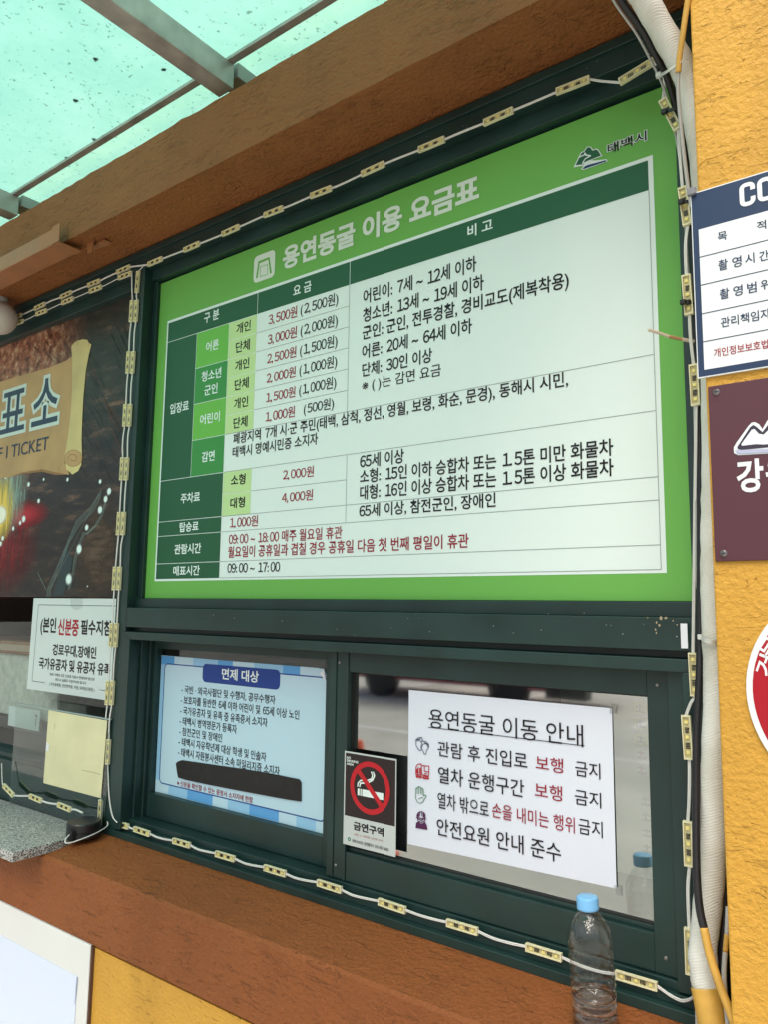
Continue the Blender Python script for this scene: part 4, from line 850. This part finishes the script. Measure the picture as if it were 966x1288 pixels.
ts = MB(); a = at(857.5, 784, YF-.0015); z_ = at(857.5, 815, YF-.0015)
ts.box(a.x, a.x+.0095, YF-.0075, YF-.0062, z_.z, a.z); o = ts.build("tape_strip", PAPER, None)
tag(o, "short upright white sticker strip on the dark transom near the pipe", "sticker")
ch = MB(); rg = random.Random(21)
for (u, v, s_) in [(832, 778, .005), (838, 777, .004), (826, 783, .003), (830, 786, .0035), (825, 792, .003), (826, 796, .0025), (815, 777, .002), (847, 781, .002), (852, 786, .0022), (735, 771, .0015), (690, 772, .0014), (205, 764, .001), (300, 763, .0012)]:
    a = at(u, v, YF-.0006); ch.poly([(a.x+math.cos(k)*s_*rg.uniform(.3, .7), a.z+math.sin(k)*s_*rg.uniform(.3, 1.0)) for k in (0, 1, 2, 3, 4, 5)], YF-.0006)
sp = MB()
for k in range(70):
    if k % 3: x_, z_ = rg.uniform(-1.68, -.30), rg.choice((rg.uniform(-.057, -.012), rg.uniform(-.055, -.012), rg.uniform(.905, .93)))
    else: x_, z_ = rg.choice((rg.uniform(-1.735, -1.70), rg.uniform(-.285, -.262))), rg.uniform(-.5, .85)
    q_ = rg.uniform(.0004, .0011); sp.poly([(x_+math.cos(a_)*q_, z_+math.sin(a_)*q_*rg.uniform(.6, 1.4)) for a_ in (0, 1, 2, 3, 4, 5)], YF-.0005)
sp.build("dust_speck", mat("dust_grey", (.45, .46, .43), .9), booth)['kind'] = 'stuff'
for x_, z_ in ((-1.002, -.112), (-1.002, -.50), (-.371, -.112), (-.371, -.50)):
    sc = MB(); sc.lathe([(0, -.0012), (.0022, -.0010), (.0030, 0)], 14)
    for i, v_ in enumerate(sc.v): sc.v[i] = Vector((x_+v_.x, -.0152+v_.z, z_+v_.y))
    sc.build("screw", mat("screw_steel", (.30, .29, .29), .3, .8), rs)
mj = MB()
for (p0, p1) in (((-1.70, -.070), (-1.668, -.089)), ((-.29, -.070), (-.326, -.089))): mj.stroke([p0, p1], .0007, YF-.0047)
for x_ in (-1.694, -.29): mj.stroke([(x_, -.0585), (x_, -.010)], .0006, YF-.0006)
mj.build("mitre_joint", BLACKG, booth)
ch.build("paint_chip", mat("chip_tan", (.36, .30, .20), .8), booth)['kind'] = 'stuff'
# ================================================================== SIGNS ON THE YELLOW WALL
yW = WF-.004
cc = thing("camera_notice", "navy framed white camera notice screwed to the yellow wall", "sign", (-.05, yW, .34))
cw = crop(866, 200, 4.6)
G = lambda *q: (at(*cw(*q), yW).x, at(*cw(*q), yW).z)
cx0, cz1 = G(12, 205); _, cz0 = G(48, 1272); cx1 = cx0+.62
NV = flat("sign_navy", (40, 58, 88), .35); SW = flat("sign_white", (222, 228, 230), .35)
p = MB(); p.box(cx0, cx1, yW, WF, cz0, cz1); p.build("plate", SW, cc)
p = MB(); p.rect(cx0+.0012, cx1-.0012, cz0+.0015, cz1-.0015, yW-.0003); p.build("navy_field", NV, cc)
ix_, iz1_ = G(60, 412); iz0_ = G(92, 1222)[1]
p = MB(); p.rect(ix_, cx1-.012, iz0_, iz1_, yW-.0006); p.build("white_field", SW, cc)
p = MB()
for q in ((66, 572), (75, 733), (82, 898), (88, 1060)): zz = G(*q)[1]; p.rect(ix_, cx1-.012, zz-.0006, zz+.0006, yW-.0009)
p.build("ruling", NV, cc)
def ct(txt, lb, lt, x1, m=NV, bold=.012): a = G(*lb); b_ = G(*lt); lettering(txt, a[0], x1 if x1 > -3 else 0, a[1], b_[1], yW-.0010, m, cc, bold)
gw = lambda q: G(*q)[0]
wC = gw((390, 245))-gw((298, 245))
a = G(300, 287); b_ = G(300, 152); p = MB(); hC = b_[1]-a[1]; th = wC*.30
for i in range(2):
    x_ = a[0]+wC*1.13*i; o_ = rrect(x_+th/2, x_+wC-th/2, a[1]+th/2, b_[1]-th/2, wC*.26, 6)      # corner order: lower right, upper right, upper left, lower left
    pth = [(x_+wC-th/2, b_[1]-hC*.36)]+o_[7:]+o_[:7]+[(x_+wC-th/2, a[1]+hC*.36)]
    n0 = len(pth); L1, R1 = [], []
    for j in range(n0):
        d_ = (Vector(pth[min(j+1, n0-1)])-Vector(pth[max(j-1, 0)])).normalized(); pp = Vector((-d_.y, d_.x))*th/2
        L1.append(tuple(Vector(pth[j])+pp)); R1.append(tuple(Vector(pth[j])-pp))
    for j in range(n0-1): p.poly([L1[j], L1[j+1], R1[j+1], R1[j]], yW-.0010)
p.build("lettering", SW, cc)
for i, c_ in ((2, "T"), (3, "V")): lettering(c_, a[0]+wC*1.13*i, a[0]+wC*1.13*i+wC, a[1], b_[1], yW-.0010, SW, cc, .05)
ct("목", (172, 482), (174, 430), gw((226, 470))); ct("적", (398, 420), (398, 368), gw((452, 405)))
for txt, xs_ in (("촬영시간", ((176, 652, 590), (256, 636, 573), (330, 615, 556), (412, 598, 540))), ("촬영범위", ((184, 818, 757), (262, 800, 740), (342, 783, 722), (420, 765, 705)))):
    for ch_, (xx, zb, zt) in zip(txt, xs_): ct(ch_, (xx, zb), (xx, zt), gw((xx+55, zb-12)))
ct("관리책임자", (190, 980), (190, 922), gw((476, 918)))
ct("개인정보보호법", (150, 1152), (152, 1100), gw((462, 1082)), RED)
for i, (txt, r_) in enumerate((("방범 및 안전관리", .735), ("24시간 연속 촬영", .585), ("매표소 주변", .43))):
    zz = iz0_+(iz1_-iz0_)*(r_+.10); lettering(txt, cx0+.30, cx0+.50, zz-.012, zz+.012, yW-.0010, NV, cc, .01)
p = MB(); p.box(cx0-.003, cx0+.008, yW-.006, yW-.0003, cz1-.004, cz1+.006); p.build("corner_clip", mat("clip_grey", (.2, .2, .22), .4), cc, bevel=.001)
# brown plaque
br = thing("brown_plaque", "maroon plaque with a white mountain logo screwed to the yellow wall", "sign", (-.05, yW, .08))
cbp = crop(866, 460, 4.95)
BRN = flat("plaque_maroon", (86, 52, 60), .3)
H = lambda *q: (at(*cbp(*q), yW).x, at(*cbp(*q), yW).z)
hx0, hz1 = H(120, 132); hz0 = H(168, 1218)[1]; hx0 = (hx0+H(168, 1218)[0])/2
p = MB(); p.box(hx0, hx0+.42, yW, WF, hz0, hz1); p.build("plate", BRN, br, bevel=.0008)
p = MB(); o1 = [(283, 510), (300, 480), (375, 375), (395, 355), (415, 352), (440, 365), (462, 395), (490, 345), (520, 310), (560, 290), (610, 320), (690, 430), (730, 520), (720, 545), (495, 548), (310, 558), (285, 545)]
i1 = [(305, 508), (385, 385), (405, 370), (425, 382), (462, 415), (500, 365), (555, 310), (600, 340), (690, 470), (690, 500), (490, 510), (330, 525), (310, 520)]
i2 = [(330, 490), (395, 400), (412, 395), (440, 425), (470, 430), (510, 390), (555, 340), (590, 365), (660, 460), (640, 480), (470, 492), (420, 490), (335, 500)]
for k, (pl, mi) in enumerate(((o1, 0), (i1, 1), (i2, 0))): p.poly([H(*z_) for z_ in pl], yW-.0004-.0003*k, mi)
p.poly([H(*z_) for z_ in [(292, 528), (490, 520), (720, 520), (712, 540), (490, 541), (308, 550)]], yW-.0013, 2)
p.build("mountain_logo", [SW, flat("logo_dark", (58, 52, 68), .35), flat("logo_lilac", (176, 180, 206), .35)], br)
a = H(305, 795); b_ = H(303, 590); c_ = H(495, 700); lettering("강", a[0], H(470, 700)[0], a[1], b_[1], yW-.0006, SW, br, .03); lettering("원", H(482, 700)[0], H(482, 700)[0]+(H(470, 700)[0]-a[0]), a[1], b_[1], yW-.0006, SW, br, .03)
for q in ((175, 165), (220, 1168)):
    s_ = H(*q); p = MB(); p.lathe([(0, -.003), (.0025, -.0028), (.0042, -.001), (.0045, 0)], 18, 0)
    for i, v_ in enumerate(p.v): p.v[i] = Vector((s_[0]+v_.x, yW+v_.z, s_[1]+v_.y))
    p.build("screw", mat("screw_steel", (.30, .29, .29), .3, .8), br)
    p = br.children[-1]
    m_ = MB(); m_.box(s_[0]-.003, s_[0]+.003, yW-.0034, yW-.003, s_[1]-.0005, s_[1]+.0005); m_.box(s_[0]-.0005, s_[0]+.0005, yW-.0036, yW-.0031, s_[1]-.003, s_[1]+.003); m_.build("slot", BLACKG, p)
# red round sign
cr = crop(866, 740, 4.95)
rd = thing("round_red_sign", "round red sign with a white rim on the yellow wall, cut by the frame", "sign", (.0, yW, -.2))
J = lambda *q: (at(*cr(*q), yW).x, at(*cr(*q), yW).z)
lx, lz = J(360, 580); qx, qz = J(495, 218); qx2, qz2 = J(495, 1015)
# circle through the three rim points
def circ(p1, p2, p3):
    ax, ay = p1; bx, by = p2; cx, cy = p3; d = 2*(ax*(by-cy)+bx*(cy-ay)+cx*(ay-by))
    ux = ((ax*ax+ay*ay)*(by-cy)+(bx*bx+by*by)*(cy-ay)+(cx*cx+cy*cy)*(ay-by))/d; uy = ((ax*ax+ay*ay)*(cx-bx)+(bx*bx+by*by)*(ax-cx)+(cx*cx+cy*cy)*(bx-ax))/d
    return ux, uy, math.hypot(ux-ax, uy-ay)
ux, uz, rr_ = circ((lx, lz), (qx, qz), (qx2, qz2))
p = MB(); p.prism([(ux+rr_*math.cos(2*math.pi*k/72), uz+rr_*math.sin(2*math.pi*k/72)) for k in range(72)], yW, WF); p.build("plate", SW, rd)
r2_ = ux-J(398, 580)[0]
p = MB(); p.poly([(ux+r2_*math.cos(2*math.pi*k/72), uz+r2_*math.sin(2*math.pi*k/72)) for k in range(72)], yW-.0004); p.build("red_field", flat("sign_deep_red", (166, 22, 38), .35), rd)
p = MB(); p.poly([(ux+r2_*.55*math.cos(2*math.pi*k/48), uz+r2_*.55*math.sin(2*math.pi*k/48)) for k in range(48)], yW-.0007); p.build("white_centre", SW, rd)
q = J(492, 482); rotc = R_(70); sz_ = .024
lettering("건", q[0]-sz_/2, q[0]+sz_/2, q[1]-sz_/2, q[1]+sz_/2, yW-.0008, SW, rd, .012, rot=rotc)
q = J(518, 372); lettering("물", q[0]-sz_/2, q[0]+sz_/2, q[1]-sz_/2, q[1]+sz_/2, yW-.0008, SW, rd, .012, rot=R_(58))
# white board on the wall below the sill
lb_ = thing("white_wall_board", "white board on the wall below the rust sill band", "board", (-2.2, -.19, -1.3))
yB = -.192; a = at(114, 1181.5, yB); e_ = at(109.5, 1288, yB)
p = MB(); p.box(-3.4, a.x-.001, yB, -.183, -1.4, -.7295); p.build("panel", mat("board_enamel", (.74, .75, .73), .3, 0, .4, .03, 4), lb_, bevel=.002)
p = MB(); p.box(a.x-.001, a.x+.004, yB+.002, -.183, -1.4, -.7295); p.build("edge_strip", mat("edge_brown", (.10, .05, .03), .6), lb_)
wp = thing("blank_paper", "blank bluish paper sheet on the white board below the granite counter", "paper", (-2.2, yB, -1.2))
q1 = at(97, 1228, yB-.001); q0 = at(0, 1181, yB-.001)
p = MB(); zt = q1.z; p.prism([(-2.9, zt-.45), (q1.x, zt-.45), (q1.x, zt), (-2.9, zt+.002)], yB-.0016, yB-.0006); p.build("sheet", flat("bluish_paper", (216, 226, 246), .5), wp)
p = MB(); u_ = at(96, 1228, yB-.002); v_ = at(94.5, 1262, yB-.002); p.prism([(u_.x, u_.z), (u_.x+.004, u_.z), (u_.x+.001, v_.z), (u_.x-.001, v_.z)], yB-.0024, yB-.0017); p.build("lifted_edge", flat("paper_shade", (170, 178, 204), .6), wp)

# ================================================================== WATER BOTTLE
yb = -.118; cap = at(737.5, 1139, yb); zb = -.5845; HB = at(737.5, 1126, yb).z-zb
bt_ = thing("water_bottle", "clear plastic water bottle with a light blue cap on the sill", "bottle", (cap.x+.012, yb, zb))
bt_.rotation_euler = (0, R_(-3.2), 0)
bx_, k_ = bt_.location, HB/.178
prof = [(0, .004), (.018, .0035), (.022, 0), (.026, .002), (.0298, .008), (.0305, .014)]
zz = .016
while zz < .094: prof += [(.0308, zz), (.0308, zz+.005), (.0293, zz+.0075), (.0293, zz+.009)]; zz += .0115
prof += [(.0305, zz+.001), (.0308, .108), (.0300, .1095), (.0300, .111), (.0309, .1125), (.0309, .124), (.0300, .131), (.0270, .139), (.0225, .147), (.0175, .154), (.0142, .158), (.0136, .160), (.0136, .164)]
prof = [(r, z*k_) for r, z in prof]
def pet():
    m = bpy.data.materials.new("clear_pet"); m.use_nodes = True; n = m.node_tree; n.nodes.clear(); L = n.links.new
    out = n.nodes.new("ShaderNodeOutputMaterial"); tr = n.nodes.new("ShaderNodeBsdfTransparent"); tr.inputs[0].default_value = (.985, .99, .987, 1)
    gl = n.nodes.new("ShaderNodeBsdfGlossy"); gl.inputs["Roughness"].default_value = .02
    tc = n.nodes.new("ShaderNodeTexCoord"); nz = n.nodes.new("ShaderNodeTexNoise"); nz.inputs["Scale"].default_value = 70; nz.inputs["Detail"].default_value = 3; L(tc.outputs["Object"], nz.inputs[0])
    bp = n.nodes.new("ShaderNodeBump"); bp.inputs["Strength"].default_value = 1.0; bp.inputs["Distance"].default_value = .003; L(nz.outputs[0], bp.inputs["Height"]); L(bp.outputs[0], gl.inputs["Normal"])
    lw = n.nodes.new("ShaderNodeLayerWeight"); lw.inputs[0].default_value = .22; L(bp.outputs[0], lw.inputs["Normal"])
    a = n.nodes.new("ShaderNodeMath"); a.operation = 'MULTIPLY_ADD'; a.inputs[1].default_value = .60; a.inputs[2].default_value = .035; L(lw.outputs["Facing"], a.inputs[0])
    mx = n.nodes.new("ShaderNodeMixShader"); L(a.outputs[0], mx.inputs[0]); L(tr.outputs[0], mx.inputs[1]); L(gl.outputs[0], mx.inputs[2]); L(mx.outputs[0], out.inputs[0]); return m
p = MB(); p.lathe(prof, 48, 0, tuple(bx_)); p.build("body", pet(), bt_, smooth=True)
wt = bpy.data.materials.new("water"); wt.use_nodes = True; b = wt.node_tree.nodes["Principled BSDF"]; b.inputs["Transmission Weight"].default_value = 1; b.inputs["IOR"].default_value = 1.33; b.inputs["Roughness"].default_value = 0; b.inputs["Base Color"].default_value = (.97, .98, .98, 1)
wp_ = [(max(r-.0008, 0), max(z, .0048*k_)) for r, z in prof if z < .055*k_]; wp_ = [(0, .0048*k_)]+wp_[2:]+[(wp_[-1][0], .056*k_), (0, .0562*k_)]
p = MB(); p.lathe(wp_, 48, 0, tuple(bx_)); p.build("water", wt, bt_, smooth=True)
CAPB = mat("cap_blue", lin(120, 180, 226), .35, 0, .4)
p = MB(); nn = 96
cp_ = [(0, .1785), (.0125, .1785), (.0143, .1775), (.0150, .1755), (.0150, .1655), (.0154, .1645), (.0154, .1618), (.0140, .1612)]
o_ = 0
for r, z in cp_:
    for k in range(nn):
        rr = r+(.00025 if (k % 2 and .1648 < z < .1757) else 0); a = 2*math.pi*k/nn
        p.v.append(Vector((bx_[0]+rr*math.cos(a), bx_[1]+rr*math.sin(a), bx_[2]+z*k_)))
for i in range(len(cp_)-1):
    for k in range(nn): p.f.append([i*nn+k, (i+1)*nn+k, (i+1)*nn+(k+1) % nn, i*nn+(k+1) % nn]); p.m.append(0)
p.build("cap", CAPB, bt_, smooth=True)

# ================================================================== WHAT THE PANE MIRRORS: the forecourt in front of the booth
cn_ = thing("traffic_cone", "orange traffic cone standing on the forecourt, mirrored in the right pane", "traffic cone", (-3.1, -2.66, GZ))
OR = mat("cone_orange", (.75, .10, .03), .5)
p = MB(); p.box(-3.3, -2.9, -2.86, -2.46, GZ, GZ+.03); p.build("base", OR, cn_, bevel=.01)
p = MB(); p.lathe([(.14, .03), (.035, .7), (.03, .71), (0, .71)], 28, 0, (-3.1, -2.66, GZ)); p.build("body", OR, cn_, smooth=False)
p = MB(); p.lathe([(.106, .25), (.083, .40)], 28, 0, (-3.1, -2.66, GZ)); p.build("reflective_band", SW, cn_)
vn = thing("parked_van", "maroon van with black front trim parked across the forecourt, mirrored in the pane", "van", (-7.0, -10.0, GZ))
VR = mat("van_red", (.36, .03, .07), .3); VB = mat("van_black", (.015, .015, .016), .5)
p = MB(); p.prism([(-9.0, GZ+.3), (-4.7, GZ+.3), (-4.35, GZ+.45), (-4.4, GZ+.95), (-5.3, GZ+1.1), (-5.9, GZ+1.85), (-9.0, GZ+1.9), (-9.15, GZ+1.0)], -11.4, -9.6); p.build("body", VR, vn, bevel=.08)
p = MB(); p.box(-5.05, -4.4, -9.8, -9.58, GZ+.22, GZ+.62); p.build("sill_trim", VB, vn, bevel=.01)
p = MB(); p.prism([(-8.7, GZ+1.15), (-5.8, GZ+1.15), (-6.2, GZ+1.72), (-8.7, GZ+1.75)], -9.595, -9.585); p.build("side_window", BLACKG, vn)
for x in (-8.2, -5.7):
    p = MB(); p.lathe([(.0, -.11), (.30, -.11), (.34, -.08), (.34, .08), (.30, .11), (0, .11)], 32)
    for i, v_ in enumerate(p.v): p.v[i] = Vector((x+v_.x, -9.68+v_.z, GZ+.34+v_.y))
    wh = p.build("wheel", VB, vn)
    p = MB(); p.lathe([(0, -.118), (.19, -.114), (.2, -.10)], 24)
    for i, v_ in enumerate(p.v): p.v[i] = Vector((x+v_.x, -9.68+v_.z, GZ+.34+v_.y))
    p.build("rim", mat("rim_grey", (.4, .4, .42), .4, .6), wh)

flush_lettering()
